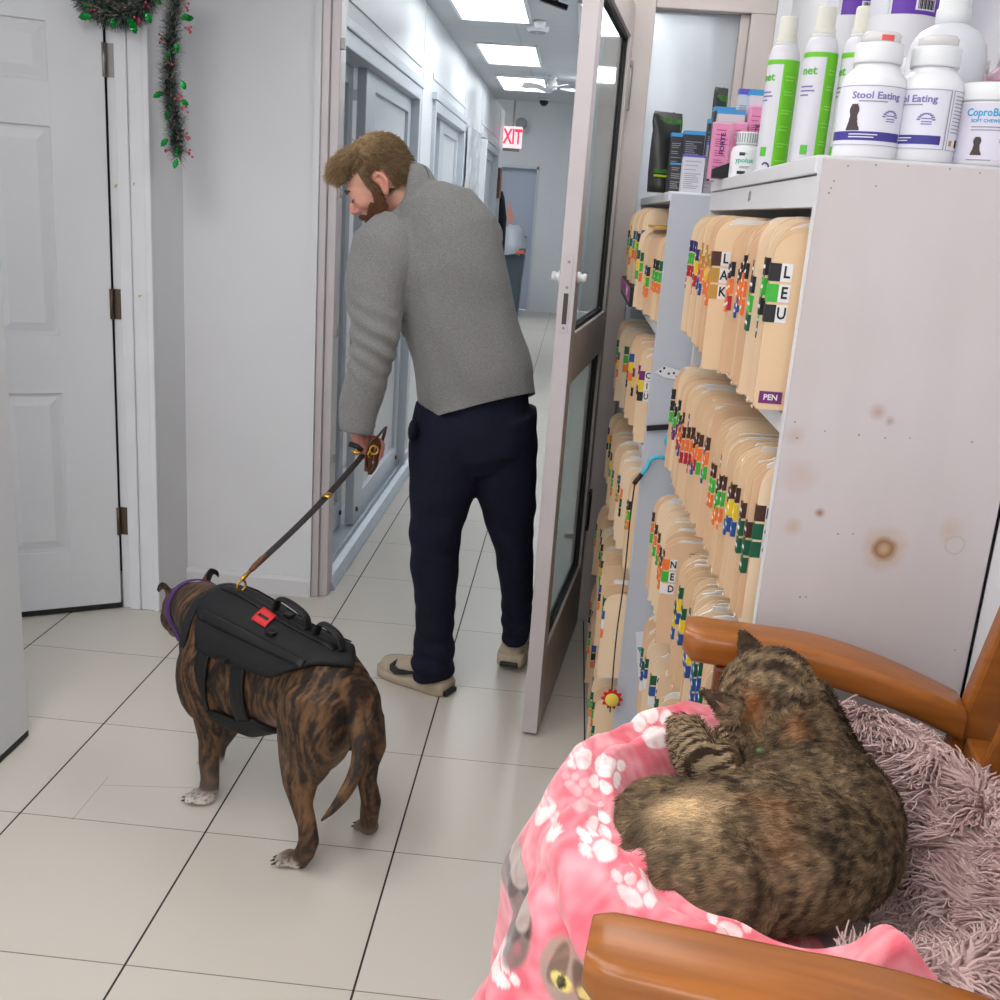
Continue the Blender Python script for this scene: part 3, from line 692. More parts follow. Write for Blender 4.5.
# ================================================================ supplies on top of the shelves
ZT, ZF = 1.575, 1.55
M_can = mat('can_white', (226, 224, 232), .3, spec=.5); M_cream = mat('cream_cap', (226, 224, 212), .4)
M_green = mat('lime_label', (112, 200, 40), .35); M_navy = mat('navy_print', (44, 50, 120), .5); M_grn2 = mat('green_print', (96, 190, 60), .5)
M_bot = mat('white_bottle', (232, 232, 236), .28); M_cap = mat('white_cap', (224, 226, 228), .4); M_lbl = mat('bottle_label', (222, 222, 232), .35)
M_purp = mat('purple_label', (104, 56, 172), .4); M_purpd = mat('indigo_band', (62, 56, 138), .4); M_lav = mat('violet_print', (128, 118, 176), .5)
M_gray = mat('grey_print', (150, 150, 156), .6); M_cyan = mat('cyan_print', (48, 160, 206), .5); M_dog = mat('dog_picture', (70, 60, 58), .6)
def cyl_patch(c, r, z0, z1, a0, a1, n=18, th=.0004):
    """curved label sheet on a cylinder, angles in degrees (-90 faces the room)"""
    mb = MB(); A = [math.radians(a0+(a1-a0)*i/n) for i in range(n+1)]; c = Vector(c)
    vs = [c+Vector((rr*math.cos(a), rr*math.sin(a), z)) for rr in (r, r+th) for z in (z0, z1) for a in A]; k = n+1
    fs = []
    for i in range(n): fs += [(2*k+i, 2*k+i+1, 3*k+i+1, 3*k+i), (i, k+i, k+i+1, i+1)]
    fs += [(0, 2*k, 3*k, k), (n, k+n, 3*k+n, 2*k+n)]
    return mb.add(vs, fs, 0, True)
def cyl_text(s, size, c, r, z, a, m, parent, name='lettering', sx=1.):
    """lettering wrapped round a cylinder"""
    o = text(s, size, Matrix.Identity(4), m, None, name, sx=sx); me = o.data; a = math.radians(a); c = Vector(c)
    inv = WM[parent].inverted()
    for v in me.vertices:
        th = a+v.co.x/r; rr = r+.0006+v.co.z
        v.co = inv @ (c+Vector((rr*math.cos(th), rr*math.sin(th), z+v.co.y)))
    o.parent = parent; WM[o] = WM[parent]; return o
M_pgp = mat('pale_green_print', (150, 218, 96), .5)
def spray_can(x, y, a, label):
    r = thing('spray_can', label, 'spray can', (x, y, ZT), group='green and white spray cans'); c = (x, y, ZT); R = .0285
    MB().lathe([(.026, 0), (R, .003), (R, .205), (.0275, .216), (.024, .228), (.018, .234)], c, 36).build('can_body', M_can, r)
    MB().lathe([(.019, .232), (.019, .246), (.0165, .248), (.0165, .278), (.015, .281)], c, 28).build('cap', M_cream, r)
    MB().lathe([(.0195, .232), (.0205, .234), (.0195, .237)], c, 28).build('rim', M_cap, r)
    cyl_patch(c, R+.0002, .198, .206, a-180, a+180, 40).build('label_band', M_green, r)
    cyl_patch(c, R+.0002, .004, .199, a+32, a+130).build('side_stripe', M_green, r)
    cyl_patch(c, R+.0002, .004, .199, a-130, a-95).build('side_stripe', M_green, r)
    tl = MB()
    for z in range(14): tl.v, tl.f = tl.v, tl.f
    p = MB()
    for z in (.176, .17, .15, .145, .118, .113, .09, .084, .06, .055, .03): 
        cyl_patch(c, R+.0007, z, z+.002, a+44, a+44+RNG.uniform(25, 50), 8).build('small_print', M_pgp, r)
    cyl_text('net', .02, c, R, .176, a-24, M_grn2, r, sx=1.1)
    p = MB()
    for z, w in ((.149, 48), (.142, 56), (.135, 36)):
        cyl_patch(c, R+.0003, z, z+.0025, a-52, a-52+w, 10).build('small_print', M_lav, r)
    cyl_patch(c, R+.0003, .038, .054, a-18, a+6, 8).build('leaf_mark', M_grn2, r)
    lg = MB()
    for i in range(10):
        aa = math.radians(-60+i*22); zz = .018+.008*math.sin(aa); q = cyl_patch(c, R+.0003, zz-.0015, zz+.0015, a+10+14*math.cos(aa)-3, a+10+14*math.cos(aa)+3, 2); lg.add(q.v, q.f)
    lg.build('logo', M_navy, r)
    return r
def dog_pic(c, R, a, z0, k):
    mb = MB()
    for i, (l, w) in enumerate(((-12, 13), (-11, 12), (-10, 10), (-9, 9), (-8, 8), (-8, 8), (-7, 7), (-7, 7), (-8, 8), (-9, 9), (-9, 9), (-8, 8), (-6, 6))):
        q = cyl_patch(c, R+.0004, z0+i*.0026*k, z0+(i+1)*.0026*k+.0001, a+l*k, a+w*k, 6); mb.add(q.v, q.f)
    return mb
def px_on(px, py, x=None, y=None): return at(px, py, 0, x) if x is not None else at(px, py, 1, y)
spray_can(px_on(779, 100, y=.42).x, .42, -130, 'green and white spray can standing leftmost of the three, beside the pink boxes')
spray_can(px_on(815, 100, y=.31).x, .31, -112, 'green and white spray can in the middle of the three')
spray_can(px_on(853, 100, y=.29).x, .29, -150, 'green and white spray can half hidden behind the large tablet bottle')

def tablet_bottle(x, y, a, label, dog=True, txt='Stool Eating'):
    r = thing('tablet_bottle', label, 'bottle', (x, y, ZT), group='white tablet bottles'); c = (x, y, ZT); R = .039
    MB().lathe([(.0365, 0), (R, .004), (R, .096), (.037, .106), (.03, .115), (.0265, .119), (.0265, .125)], c, 40).build('bottle_body', M_bot, r)
    cp = MB(); n = 60; 
    cp.lathe([(.0285, .124), (.0290, .127), (.0290, .147), (.0275, .15)], c, 48); cp.build('cap', M_cap, r)
    MB().lathe([(.0235, .149), (.0235, .161), (.021, .164)], c, 36).build('cap_top', mat('clear_cap_top', (226, 222, 222), .2, alpha=.75), r)
    if dog: cyl_patch(c, .0236, .152, .159, a-15, a+22, 8).build('cap_mark', mat('red_cap_mark', (226, 92, 84), .5), r)
    cyl_patch(c, R, .016, .094, a-100, a+62, 30).build('label', M_lbl, r)
    cyl_patch(c, R, .016, .094, a+64, a+150, 20).build('label', M_lbl, r)
    fr_ = MB()
    for z in (.017, .0925):
        for s0, s1 in ((-99, 61), (66, 120)): q = cyl_patch(c, R+.0004, z, z+.0008, a+s0, a+s1, 24); fr_.add(q.v, q.f)
    for aa in (60, 66): q = cyl_patch(c, R+.0004, .017, .0925, a+aa, a+aa+1.2, 2); fr_.add(q.v, q.f)
    fr_.build('label_border', M_gray, r)
    cyl_patch(c, R+.0004, .023, .0345, a-98, a+52, 24).build('label_band', M_purpd, r)
    p = MB()
    for z, s0, w in ((.030, -48, 50), (.0265, -48, 44)): q = cyl_patch(c, R+.0008, z, z+.0014, a+s0, a+s0+w, 10); p.add(q.v, q.f)
    p.build('band_print', M_lbl, r)
    cyl_text(txt, .0125, c, R, .0805, a-8, M_lav, r)
    cyl_patch(c, R+.0004, .0725, .074, a-38, a+12, 10).build('small_print', M_gray, r)
    dog_pic(c, R, a-44, .0355, 1.).build('dog_picture', M_dog, r)
    lg = MB()
    for i in range(9):
        aa = math.radians(170-i*20); zz = .053+.009*math.sin(aa); q = cyl_patch(c, R+.0004, zz-.001, zz+.001, a+22+13*math.cos(aa)-3, a+22+13*math.cos(aa)+3, 2); lg.add(q.v, q.f)
    for z in (.055, .051, .048): q = cyl_patch(c, R+.0004, z, z+.0014, a+14, a+32, 4); lg.add(q.v, q.f)
    lg.build('logo', M_lav, r)
    sp = MB()
    for k in range(11):
        z = .086-.0046*k; q = cyl_patch(c, R+.0004, z, z+.0013, a+72, a+72+(38 if k % 3 else 28), 6); sp.add(q.v, q.f)
    sp.build('small_print', M_gray, r)
    bc = MB()
    for k in range(9): q = cyl_patch(c, R+.0004, .022, .032, a+92+k*1.6, a+92.8+k*1.6, 1); bc.add(q.v, q.f)
    bc.build('barcode', M_ink, r)
    cyl_patch(c, R+.0004, .023, .03, a+72, a+80, 4).build('seal', M_lab['ochre'], r)
    r.scale = (1, 1, .9)
p1 = at(872, 100, 1, -.262); tablet_bottle(p1.x, -.262, -88, 'large white tablet bottle with purple band and dog picture facing the room')
p2 = at(929, 100, 1, -.262); tablet_bottle(p2.x, -.262, -128, 'large white tablet bottle turned sideways, its text panel and barcode showing', dog=False)
p3 = at(990, 130, 1, -.262); c = (p3.x, -.262, ZT)
r = thing('treat_jar', 'short wide white jar with blue lettering at the right margin', 'jar', c); R = .047
MB().lathe([(.043, 0), (R, .004), (R, .072), (.046, .076)], c, 44).build('jar_body', M_bot, r)
MB().lathe([(.0485, .075), (.049, .077), (.049, .093), (.047, .096)], c, 48).build('lid', M_cap, r)
cyl_patch(c, R, .006, .072, -190, 20, 36).build('label', mat('pale_violet_label', (214, 210, 224), .35), r)
cyl_text('CoproBan', .0125, c, R, .061, -118, M_cyan, r, sx=.9); cyl_text('SOFT CHEWS', .0055, c, R, .0515, -118, M_cyan, r)
dog_pic(c, R, -124, .012, .62).build('dog_picture', M_dog, r)
for z, a0, w in ((.044, -136, 40), (.0405, -136, 52), (.03, -95, 14), (.0275, -95, 20), (.012, -86, 8), (.006, -136, 34)): cyl_patch(c, R+.0004, z, z+.0012, a0, a0+w, 8).build('small_print', M_gray, r)

# pump bottle behind, pink drink bottles, purple-labelled jugs
pc = at(946, 60, 1, -.15); c = (pc.x, -.15, ZT)
r = thing('pump_bottle', 'large frosted white pump bottle standing behind the tablet bottles', 'bottle', c)
M_fro = mat('frosted_white', (226, 228, 234), .25, alpha=.93)
MB().lathe([(.046, 0), (.05, .004), (.05, .145), (.047, .158), (.038, .172), (.025, .18), (.02, .183)], c, 40).build('bottle_body', M_fro, r)
MB().lathe([(.022, .18), (.022, .2), (.02, .202), (.02, .214)], c, 30).build('collar', M_cap, r)
m = MB(); m.lathe([(.016, .212), (.016, .27), (.012, .275)], c, 24); m.tube([Vector(c)+Vector((0, 0, .268)), Vector(c)+Vector((-.03, -.02, .272)), Vector(c)+Vector((-.05, -.03, .262))], [.008, .007, .006]); m.build('pump_head', M_cap, r)
M_pk = mat('pink_clear_plastic', (236, 196, 214), .2, alpha=.85); M_mag = mat('magenta_band', (186, 62, 130), .4); M_redd = mat('orange_red_mark', (228, 92, 62), .5)
for px, yy, lb in ((914, -.02, 'clear pink bottle with magenta band between the two tablet bottles'), (978, -.045, 'clear pink bottle with magenta band right of the pump bottle'), (1012, -.13, 'clear pink bottle cut by the right margin above the short jar')):
    q = at(px, 60, 1, yy); c = (q.x, yy, ZT); r = thing('pink_bottle', lb, 'bottle', c, group='clear pink bottles')
    MB().lathe([(.027, 0), (.03, .004), (.03, .115), (.027, .128), (.018, .138), (.015, .14)], c, 32).build('bottle_body', M_pk, r)
    MB().lathe([(.017, .138), (.017, .156), (.015, .158)], c, 28).build('cap', M_cap, r)
    cyl_patch(c, .0302, .03, .09, -200, 20, 24).build('label', mat('pink_white_label', (232, 214, 228), .4), r)
    cyl_patch(c, .0307, .068, .08, -200, 20, 24).build('label_band', M_mag, r)
    cyl_patch(c, .0309, .084, .118, -150, -128, 6).build('curved_stripe', M_mag, r)
    cyl_text('Oxy', .016, c, .0307, .103, -100, M_cyan, r)
    cyl_patch(c, .0309, .078, .092, -170, -145, 5).build('mark', M_redd, r)
for px, x, lb in ((852, 1.71, 'tall white jug with purple label behind the spray cans'), (903, 1.72, 'tall white jug with purple label behind the first tablet bottle')):
    q = at(px, 20, 0, x); c = (x, q.y, ZT); r = thing('white_jug', lb, 'bottle', c, group='purple-labelled jugs')
    zl = q.z-ZT
    MB().lathe([(.05, 0), (.054, .004), (.054, zl+.2), (.045, zl+.225), (.025, zl+.24)], c, 40).build('jug_body', M_bot, r)
    MB().lathe([(.027, zl+.238), (.027, zl+.262)], c, 28).build('cap', M_purp, r)
    cyl_patch(c, .0542, zl, zl+.17, -126, 20, 30).build('label', M_purp, r)
    q2 = MB()
    for k in range(14): z = cyl_patch(c, .0547, zl+.008, zl+.022, -84+k*2.2, -83+k*2.2+(k % 3)*.5, 1); q2.add(z.v, z.f)
    cyl_patch(c, .0545, zl+.006, zl+.024, -88, -50, 8).build('barcode_panel', M_lbl, r); q2.build('barcode', M_ink, r)
    q3 = MB()
    for k in range(9): z = cyl_patch(c, .0547, zl+.03+k*.008, zl+.033+k*.008, -118, -118+RNG.uniform(30, 70), 8); q3.add(z.v, z.f)
    q3.build('small_print', M_lav, r)
    cyl_patch(c, .0542, zl, zl+.17, -200, -130, 14).build('label', M_lbl, r)

# cartons; each sits on the shelf top, upright
M_dkbox = mat('dark_carton', (52, 54, 58), .4); M_bl = mat('blue_carton_top', (66, 150, 204), .4); M_wbox = mat('pale_carton', (206, 206, 214), .45); M_vi = mat('violet_carton_top', (92, 92, 190), .4)
M_pink = mat('pink_carton', (232, 150, 188), .45); M_pinkl = mat('light_pink', (240, 190, 212), .45); M_gbox = mat('grey_carton', (150, 152, 158), .45)
def carton(px0, px1, pyt, Y, z0, body, top, label, group, depth=.04, rot=0., txt=None, ptop=.06, prints=True, pyb=None):
    a = at(px0, pyt, 1, Y); b = at(px1, pyt, 1, Y); h = (a.z+b.z)/2-z0; w = b.x-a.x
    r = thing('carton', label, 'box', ((a.x+b.x)/2, Y, z0), rot, group=group)
    MB().box(-w/2, w/2, 0, depth, 0, h).build('box_body', body, r, local=True, bevel=.0008)
    if top is not None: MB().box(-w/2-.0003, w/2+.0003, -.0003, depth+.0003, h-h*ptop, h+.0002).build('top_band', top, r, local=True)
    if prints:
        p = MB(); zz = h*(.88-ptop)
        while zz > h*.1:
            p.box(-w*.4, -w*.4+w*RNG.uniform(.4, .8), -.0006, -.0001, zz, zz+.0016); zz -= RNG.choice([.0045, .0045, .009])
        p.build('small_print', M_gray if body in (M_dkbox, M_wbox) else M_mag, r, local=True)
    if txt:
        text(txt, .0135, WM[r] @ frame_m((w*.08, -.0008, h*.62), (0, 0, 1), (-1, 0, 0)), mat('forte_ink', (74, 44, 110), .5), r, sx=1.05)
    return r
gf, gn = 'cartons on the far unit', 'cartons on the near unit'
carton(684, 706, 155, .86, ZF, M_wbox, M_vi, 'pale carton with violet top band in front of the dark cartons, far unit', gf, .035)
carton(671, 684, 163, .90, ZF, M_dkbox, M_bl, 'short dark carton beside the pale violet-topped one, nearest the pouch', gf, .03)
carton(685, 706, 131, .905, ZF, M_dkbox, M_bl, 'tall dark carton with blue top right behind the pale violet-topped one', gf, .04)
carton(672, 685, 133, .95, ZF, M_dkbox, M_bl, 'tall dark carton with blue top against the black foil pouch', gf, .04)
carton(709, 719, 119, .905, ZF, M_dkbox, M_bl, 'slim dark carton with blue top left of the pink cartons', gf, .03)
carton(708, 717, 142, .868, ZF, M_gbox, M_vi, 'small blue-grey carton between dark cartons and pink ones', gf, .028)
carton(716, 732, 122, .60, ZT, M_pink, M_pinkl, 'pink carton leftmost of the pink ones, beside the white dropper bottle', gn, .03, .1, 'FORTE', .03)
carton(735, 748, 122, .645, ZT, M_pink, M_pinkl, 'pink carton half hidden behind the white dropper bottle', gn, .03, .05, None, .03)
carton(752, 767, 105, .665, ZT, M_pink, M_pinkl, 'pink carton standing higher against the first spray can', gn, .03, .08, 'FORTE', .03)
carton(719, 746, 110, .69, ZT, M_wbox, M_bl, 'grey-white carton with blue top behind the pink cartons', gn, .03)
carton(715, 736, 107, .725, ZT, M_dkbox, M_bl, 'dark carton with blue top at the back of the pink cartons', gn, .03)
carton(751, 770, 90, .70, ZT, M_wbox, M_bl, 'tallest pale carton with blue top above the highest pink one', gn, .035)
carton(740, 756, 89, .735, ZT, M_wbox, M_vi, 'bluish carton with violet top behind the tallest pale one', gn, .028)
# pouches
M_foil = mat('black_foil', (30, 32, 30), .3, bump=.4, bump_scale=40); M_fg = mat('camouflage_green', (62, 112, 44), .4, noise_amt=.5, noise_scale=60)
def pouch(px0, px1, pyt, Y, z0, label):
    a = at(px0, pyt, 1, Y); b = at(px1, pyt, 1, Y); h = a.z-z0; w = b.x-a.x
    r = thing('foil_pouch', label, 'pouch', ((a.x+b.x)/2, Y, z0), .25, group='black foil pouches')
    mb = MB(); n = 10; k = 16; ring = []
    for i in range(n+1):
        f = i/n; dep = .03*(1-f)**.7+.002; ww = w/2*(.9+.1*math.sin(f*PI)+(.12 if f > .85 else 0)); ring.append([(ww*math.cos(2*PI*j/k)*1.0, dep*math.sin(2*PI*j/k), h*f-.01*math.cos(j)*f) for j in range(k)])
    mb.add([p for q in ring for p in q], [(i*k+j, i*k+(j+1) % k, (i+1)*k+(j+1) % k, (i+1)*k+j) for i in range(n) for j in range(k)]+[tuple(range(k))[::-1], tuple(range(n*k, n*k+k))], 0, True)
    mb.build('pouch_body', M_foil, r, local=True)
    g = MB(); g.box(-w*.3, w*.45, -.0052, -.004, h*.84, h*.965).build('print_panel', M_fg, r, local=True)
    MB().box(-w*.42, w*.3, -.031, -.0285, h*.2, h*.225).build('lime_stripe', mat('lime_stripe', (170, 200, 40), .4), r, local=True)
    MB().box(-w*.4, w*.25, -.0295, -.026, h*.25, h*.3).build('green_stripe', M_fg, r, local=True)
pouch(653, 684, 115, 1.0, ZF, 'black foil pouch with green print on the far unit, leftmost item')
pouch(714, 729, 91, .96, ZF, 'second black foil pouch, its torn top rising behind the cartons')
# small white bottle with teal lettering
q = at(746, 150, 1, .53); c = (q.x, .53, ZT); r = thing('dropper_bottle', 'small white bottle with teal lettering in front of the pink cartons', 'bottle', c); R = .0285
MB().lathe([(.027, 0), (R, .003), (R, .05), (.026, .058), (.019, .063), (.018, .066)], c, 32).build('bottle_body', M_bot, r)
cp = MB(); k = 44
cp.lathe([(.021, .065), (.0215, .067), (.0215, .086), (.02, .088)], c, k); cp.build('cap', M_cap, r)
rb = MB()
for j in range(26): rb.obox(Vector(c)+Vector((.0217*math.cos(2*PI*j/26), .0217*math.sin(2*PI*j/26), .077)), (.0012, .0018, .018), Matrix.Rotation(2*PI*j/26, 3, 'Z'))
rb.build('cap_ridge', M_gray, r)
cyl_text('ypolux', .013, c, R, .034, -100, mat('teal_lettering', (96, 176, 160), .5), r)
q = MB()
for z, a0, w, in ((.046, -118, 26), (.022, -116, 40), (.0195, -116, 34)): k2 = cyl_patch(c, R+.0004, z, z+.0013, a0, a0+w, 6); q.add(k2.v, k2.f)
q.build('small_print', M_gray, r)
q = MB()
for z, a0, w in ((.043, -122, 22), (.008, -124, 32)): cyl_patch(c, R+.0004, z, z+.006, a0, a0+w, 6).build('dark_tag', M_ink, r)
q = at(722, 172, 1, .56); r = tag(MB().prism([(q.x-.018, .56, ZT), (q.x+.02, .56, ZT), (q.x+.02, .56, ZT+.034), (q.x-.018, .56, ZT+.018)], (0, .028, 0)).build('card_wedge', M_black, bevel=.001), 'black slanted card stand at the foot of the pink carton', 'stand')

# cat teaser toy hanging on the grey shelf end
M_cyt = mat('cyan_cord', (66, 178, 204), .45)
p0, p1, p2, p3, p4 = (at(*q, 1, .772) for q in ((668, 425), (664, 457), (650, 459), (642, 475), (636, 482)))
r = thing('cat_teaser', 'cat teaser toy with cyan cord and sunflower end hanging on the shelf end', 'cat toy', at(625, 580, 1, .77))
def smooth_path(P, n=8):
    out = []
    P = [Vector(p) for p in P]; Q = [P[0]*2-P[1]]+P+[P[-1]*2-P[-2]]
    for i in range(1, len(Q)-2):
        for k in range(n):
            t = k/n; a, b, c_, d_ = Q[i-1], Q[i], Q[i+1], Q[i+2]
            out.append(.5*((2*b)+(c_-a)*t+(2*a-5*b+4*c_-d_)*t*t+(3*b-a-3*c_+d_)*t**3))
    return out+[P[-1]]
cc = [at(*q, 1, .772) for q in ((671, 430), (666, 440), (668, 447), (672, 450))]
MB().tube(smooth_path(cc), .0045, n=10).build('cord', M_cyt, r)
cc = [at(*q, 1, .765) for q in ((669, 460), (660, 457), (651, 460), (647, 468), (640, 476))]
MB().tube(smooth_path(cc), .005, n=10).build('cord', M_cyt, r)
cc = [at(*q, 1, .765) for q in ((642, 474), (636, 481), (634, 484))]
MB().tube(cc, .006, n=10).build('handle_tip', M_black, r)
cc = [at(*q, 1, .765) for q in ((635, 482), (630, 520), (624, 580), (616, 640), (610, 712))]
MB().tube(smooth_path(cc), .0018, n=8).build('rod', M_black, r)
fl = at(612, 700, 1, .757); my = mat('yellow_felt', (226, 200, 84), .8); mr_ = mat('red_felt', (196, 40, 48), .8)
f = MB()
pts = [fl+Vector(((.024+.004*math.cos(10*a))*math.cos(a), .004, (.024+.004*math.cos(10*a))*math.sin(a))) for a in [2*PI*i/80 for i in range(80)]]
f.prism(pts, (0, .004, 0)); f.build('petal_ring', mr_, r)
MB().ell(fl, (.018, .008, .018)).build('flower_centre', my, r)
# ================================================================ the man walking the dog
M_skin = mat('skin', (214, 160, 138), .5, sss=.12, noise_amt=.05, noise_scale=40, attr='tint')
M_fleece = mat('grey_fleece', (126, 126, 125), .95, spec=.15, noise_amt=.26, noise_scale=380, bump=.5, bump_scale=160, sheen=.2)
M_navy2 = mat('navy_twill', (24, 25, 42), .85, spec=.2, noise_amt=.12, noise_scale=60, bump=.35, bump_scale=26)
M_suede = mat('beige_suede', (176, 162, 142), .9, spec=.2, noise_amt=.08, noise_scale=50)
M_sole = mat('pale_sole', (206, 200, 186), .7)
M_hair = mat('brown_hair', (116, 92, 66), .6, spec=.3, noise_amt=.3, noise_scale=90, bump=.6, bump_scale=140, stretch=(1, 1, 3), attr='tint')
M_beard = mat('brown_beard', (96, 62, 42), .75, spec=.2, noise_amt=.35, noise_scale=160, bump=.7, bump_scale=220)
K = lambda px, Y=1.36, X=.87: px*depth_of(near(420, 400, X, Y))/FPX        # photo length to metres at his distance
def path(rows, X=.87):
    """rows: photo x, y, half width, depth radius in metres, Y"""
    return [near(r[0], r[1], X, r[4]) for r in rows], [K(r[2], r[4]) for r in rows], [r[3] for r in rows]
man = thing('person', 'bearded man in grey fleece and navy trousers looking down, holding the leash', 'person', (.9, 1.38, 0))
VY = (0.08, 1, .18)                                          # depth direction of the rings
T_torso = [(477, 401, 58, .112, 1.36), (474, 378, 58, .116, 1.36), (466, 345, 56, .12, 1.37), (455, 305, 57, .125, 1.38), (445, 268, 59, .125, 1.39), (437, 240, 60, .115, 1.40), (428, 219, 50, .10, 1.41), (417, 207, 34, .082, 1.415), (411, 200, 24, .066, 1.42)]
T_larm = [(400, 232, 26, .07, 1.385), (383, 248, 31, .07, 1.355), (376, 285, 29, .067, 1.33), (376, 325, 24.5, .062, 1.31), (374, 345, 22.5, .058, 1.30), (366, 375, 20.5, .053, 1.30), (360, 402, 19, .047, 1.30), (357, 421, 18, .043, 1.30), (356, 432, 16.5, .040, 1.30)]
T_rarm = [(462, 235, 28, .075, 1.42), (480, 262, 26, .07, 1.46), (478, 300, 23, .06, 1.52), (474, 335, 20, .055, 1.58), (474, 358, 17, .048, 1.64), (472, 372, 14, .04, 1.68)]
T_lleg = [(462, 420, 50, .11, 1.36), (447, 455, 40, .105, 1.355), (442, 490, 34, .097, 1.35), (438, 510, 29, .09, 1.35), (436, 530, 25.5, .084, 1.345), (435, 570, 23.5, .075, 1.345), (435, 610, 20, .066, 1.34), (434, 640, 20, .066, 1.335), (433, 660, 21, .069, 1.33), (433, 678, 20, .066, 1.325)]
T_rleg = [(492, 418, 46, .11, 1.37), (502, 452, 36, .105, 1.385), (506, 490, 31, .095, 1.40), (509, 508, 27, .088, 1.41), (512, 530, 22, .08, 1.42), (516, 570, 17.5, .07, 1.45), (517, 605, 15.5, .062, 1.49), (516, 628, 14.5, .058, 1.51), (516, 638, 13.5, .056, 1.52)]
def loft(mb, rows, k=1., kd=None, dr=0, n=20, ext=0):
    P, a, b = path(rows); kd = kd or k
    mb.tube(P, [x*k+dr for x in a], [x*kd+dr for x in b], n=n, side=VY)
# head frame
Hc = near(380, 182, .68, 1.40)
F = Vector((-.81, -.01, -.58)).normalized(); U = (Vector((0, 0, 1))-F*F.z).normalized(); Lv = U.cross(F)
U = (U+Lv*.06).normalized(); Lv = U.cross(F).normalized()
HM = Matrix((F, Lv, U)).transposed()
h = lambda f, l, u: Hc+HM @ Vector((f, l, u))
def build_head(mb):
    mb.ell(h(-.012, 0, .03), (.097, .075, .093), HM, 28)
    mb.ell(h(.03, 0, -.01), (.066, .063, .085), HM, 24)
    mb.ell(h(.04, 0, -.062), (.05, .05, .045), HM, 20)
    mb.ell(h(.066, 0, -.088), (.026, .03, .022), HM, 16)
    mb.ell(h(.078, 0, .022), (.018, .046, .014), HM, 16)
    for s in (-1, 1):
        mb.ell(h(.058, s*.036, -.022), (.03, .024, .026), HM, 16)
        mb.ell(h(.079, s*.031, .001), (.013, .016, .010), HM, 14)
        mb.ell(h(.094, s*.011, -.034), (.011, .008, .008), HM, 12)
    mb.tube([h(.088, 0, .014), h(.101, 0, -.008), h(.112, 0, -.026), h(.103, 0, -.038)], [.008, .0095, .012, .009], n=12)
    mb.ell(h(.09, 0, -.056), (.012, .022, .006), HM, 12); mb.ell(h(.088, 0, -.066), (.012, .02, .007), HM, 12)
    nb = near(408, 200, .74, 1.42)
    mb.tube([h(-.02, 0, -.02), h(-.038, 0, -.075), nb, nb+Vector((.03, .0, -.06))], [.056, .056, .06, .062], n=20)
    for s in (-1, 1):                                        # ears
        e = lambda f, l, u: h(f-.012, s*(.074+l), u-.012)
        mb.tube([e(.008, 0, -.03), e(-.004, .008, -.024), e(-.017, .014, -.002), e(-.017, .016, .02), e(-.004, .014, .033), e(.010, .008, .028), e(.013, .003, .012)], [.006, .006, .006, .006, .0065, .006, .005], n=10)
        mb.tube([e(.007, .002, -.028), e(.006, .005, -.01), e(.0, .007, .012)], [.0065, .006, .008], n=10)
        mb.ell(e(-.002, .003, .004), (.014, .005, .024), HM, 12)
def build_hand(mb, W, D, O, S, curl, k=1.):
    """W wrist, D along the hand, O palm side, S across from index to little finger"""
    D, O, S = D.normalized(), O.normalized(), S.normalized()
    g = lambda d, o, s: W+(D*d+O*o+S*s)*k
    mb.tube([g(-.05, 0, 0), g(.0, 0, 0), g(.03, .0, 0), g(.07, .0, 0), g(.092, .003, 0)], [.024*k, .022*k, .024*k, .022*k, .014*k], [.029*k, .028*k, .038*k, .041*k, .038*k], n=16, side=S)
    for i, (s, L) in enumerate(((-.031, .92), (-.010, 1.), (.011, .95), (.031, .78))):
        p = [g(.07, 0, s*.9), g(.088, .002, s)]; a = .25; q = Vector((.088, .002, s)); R_ = [.0098*k, .0096*k]
        for ln, r, c in ((.042, .0092, curl), (.027, .0085, curl*1.25), (.021, .007, curl*.7)):
            a += c; q = q+Vector((math.cos(a)*ln*L, math.sin(a)*ln*L, 0)); p.append(g(*q)); R_.append(r*k)
        mb.tube(p, R_, n=10)
    mb.tube([g(.012, .006, -.026), g(.04, .022, -.046), g(.066, .040, -.040), g(.084, .052, -.024)], [.0135*k, .0125*k, .0105*k, .008*k], n=10)
lw = near(356, 430, .62, 1.30); LD = near(370, 462, .66, 1.32)-lw; LO = Vector((.86, .2, .2)); LD.normalize(); LO = (LO-LD*LO.dot(LD)).normalized(); LS = LD.cross(LO)
if LS.y > 0: LS = -LS
rw = near(472, 374, .87, 1.69); RD = Vector((-.1, .9, -.2)).normalized(); RO = Vector((-.5, -.6, -.2)); RO = (RO-RD*RO.dot(RD)).normalized(); RS = RD.cross(RO)
mb = MB()
loft(mb, T_torso, .86, .78); loft(mb, T_larm, .8); loft(mb, T_rarm, .8); loft(mb, T_lleg, .78); loft(mb, T_rleg, .78)
P, a, b = path(T_torso[:2]); mb.tube([P[0]+Vector((0, 0, -.12)), P[0], P[1]], [.11, .12, .12], [.07, .07, .07], n=20, side=VY)
build_head(mb); build_hand(mb, lw, LD, LO, LS, 1.05); build_hand(mb, rw, RD, RO, RS, .55)
for hx, hy, tx, ty, z0, z1 in ((.895, 1.325, .76, 1.405, .045, .045), (1.125, 1.54, 1.145, 1.70, .06, .045)):
    mb.tube([(hx, hy, z0+.1), (hx, hy, z0), ((hx*.5+tx*.5), (hy+ty)/2, (z0+z1)/2-.006), (tx, ty, z1-.012)], [.026, .024, .02, .014], [.026, .026, .028, .02], n=14)
me = organic(mb, .0048, 5, .5)
V = vcoords(me); col = np.tile(np.array(lin(208, 156, 136)[:3]), (len(V), 1))
loc = (V-np.array(Hc))@np.array(HM)
face = np.linalg.norm(loc, axis=1) < .2
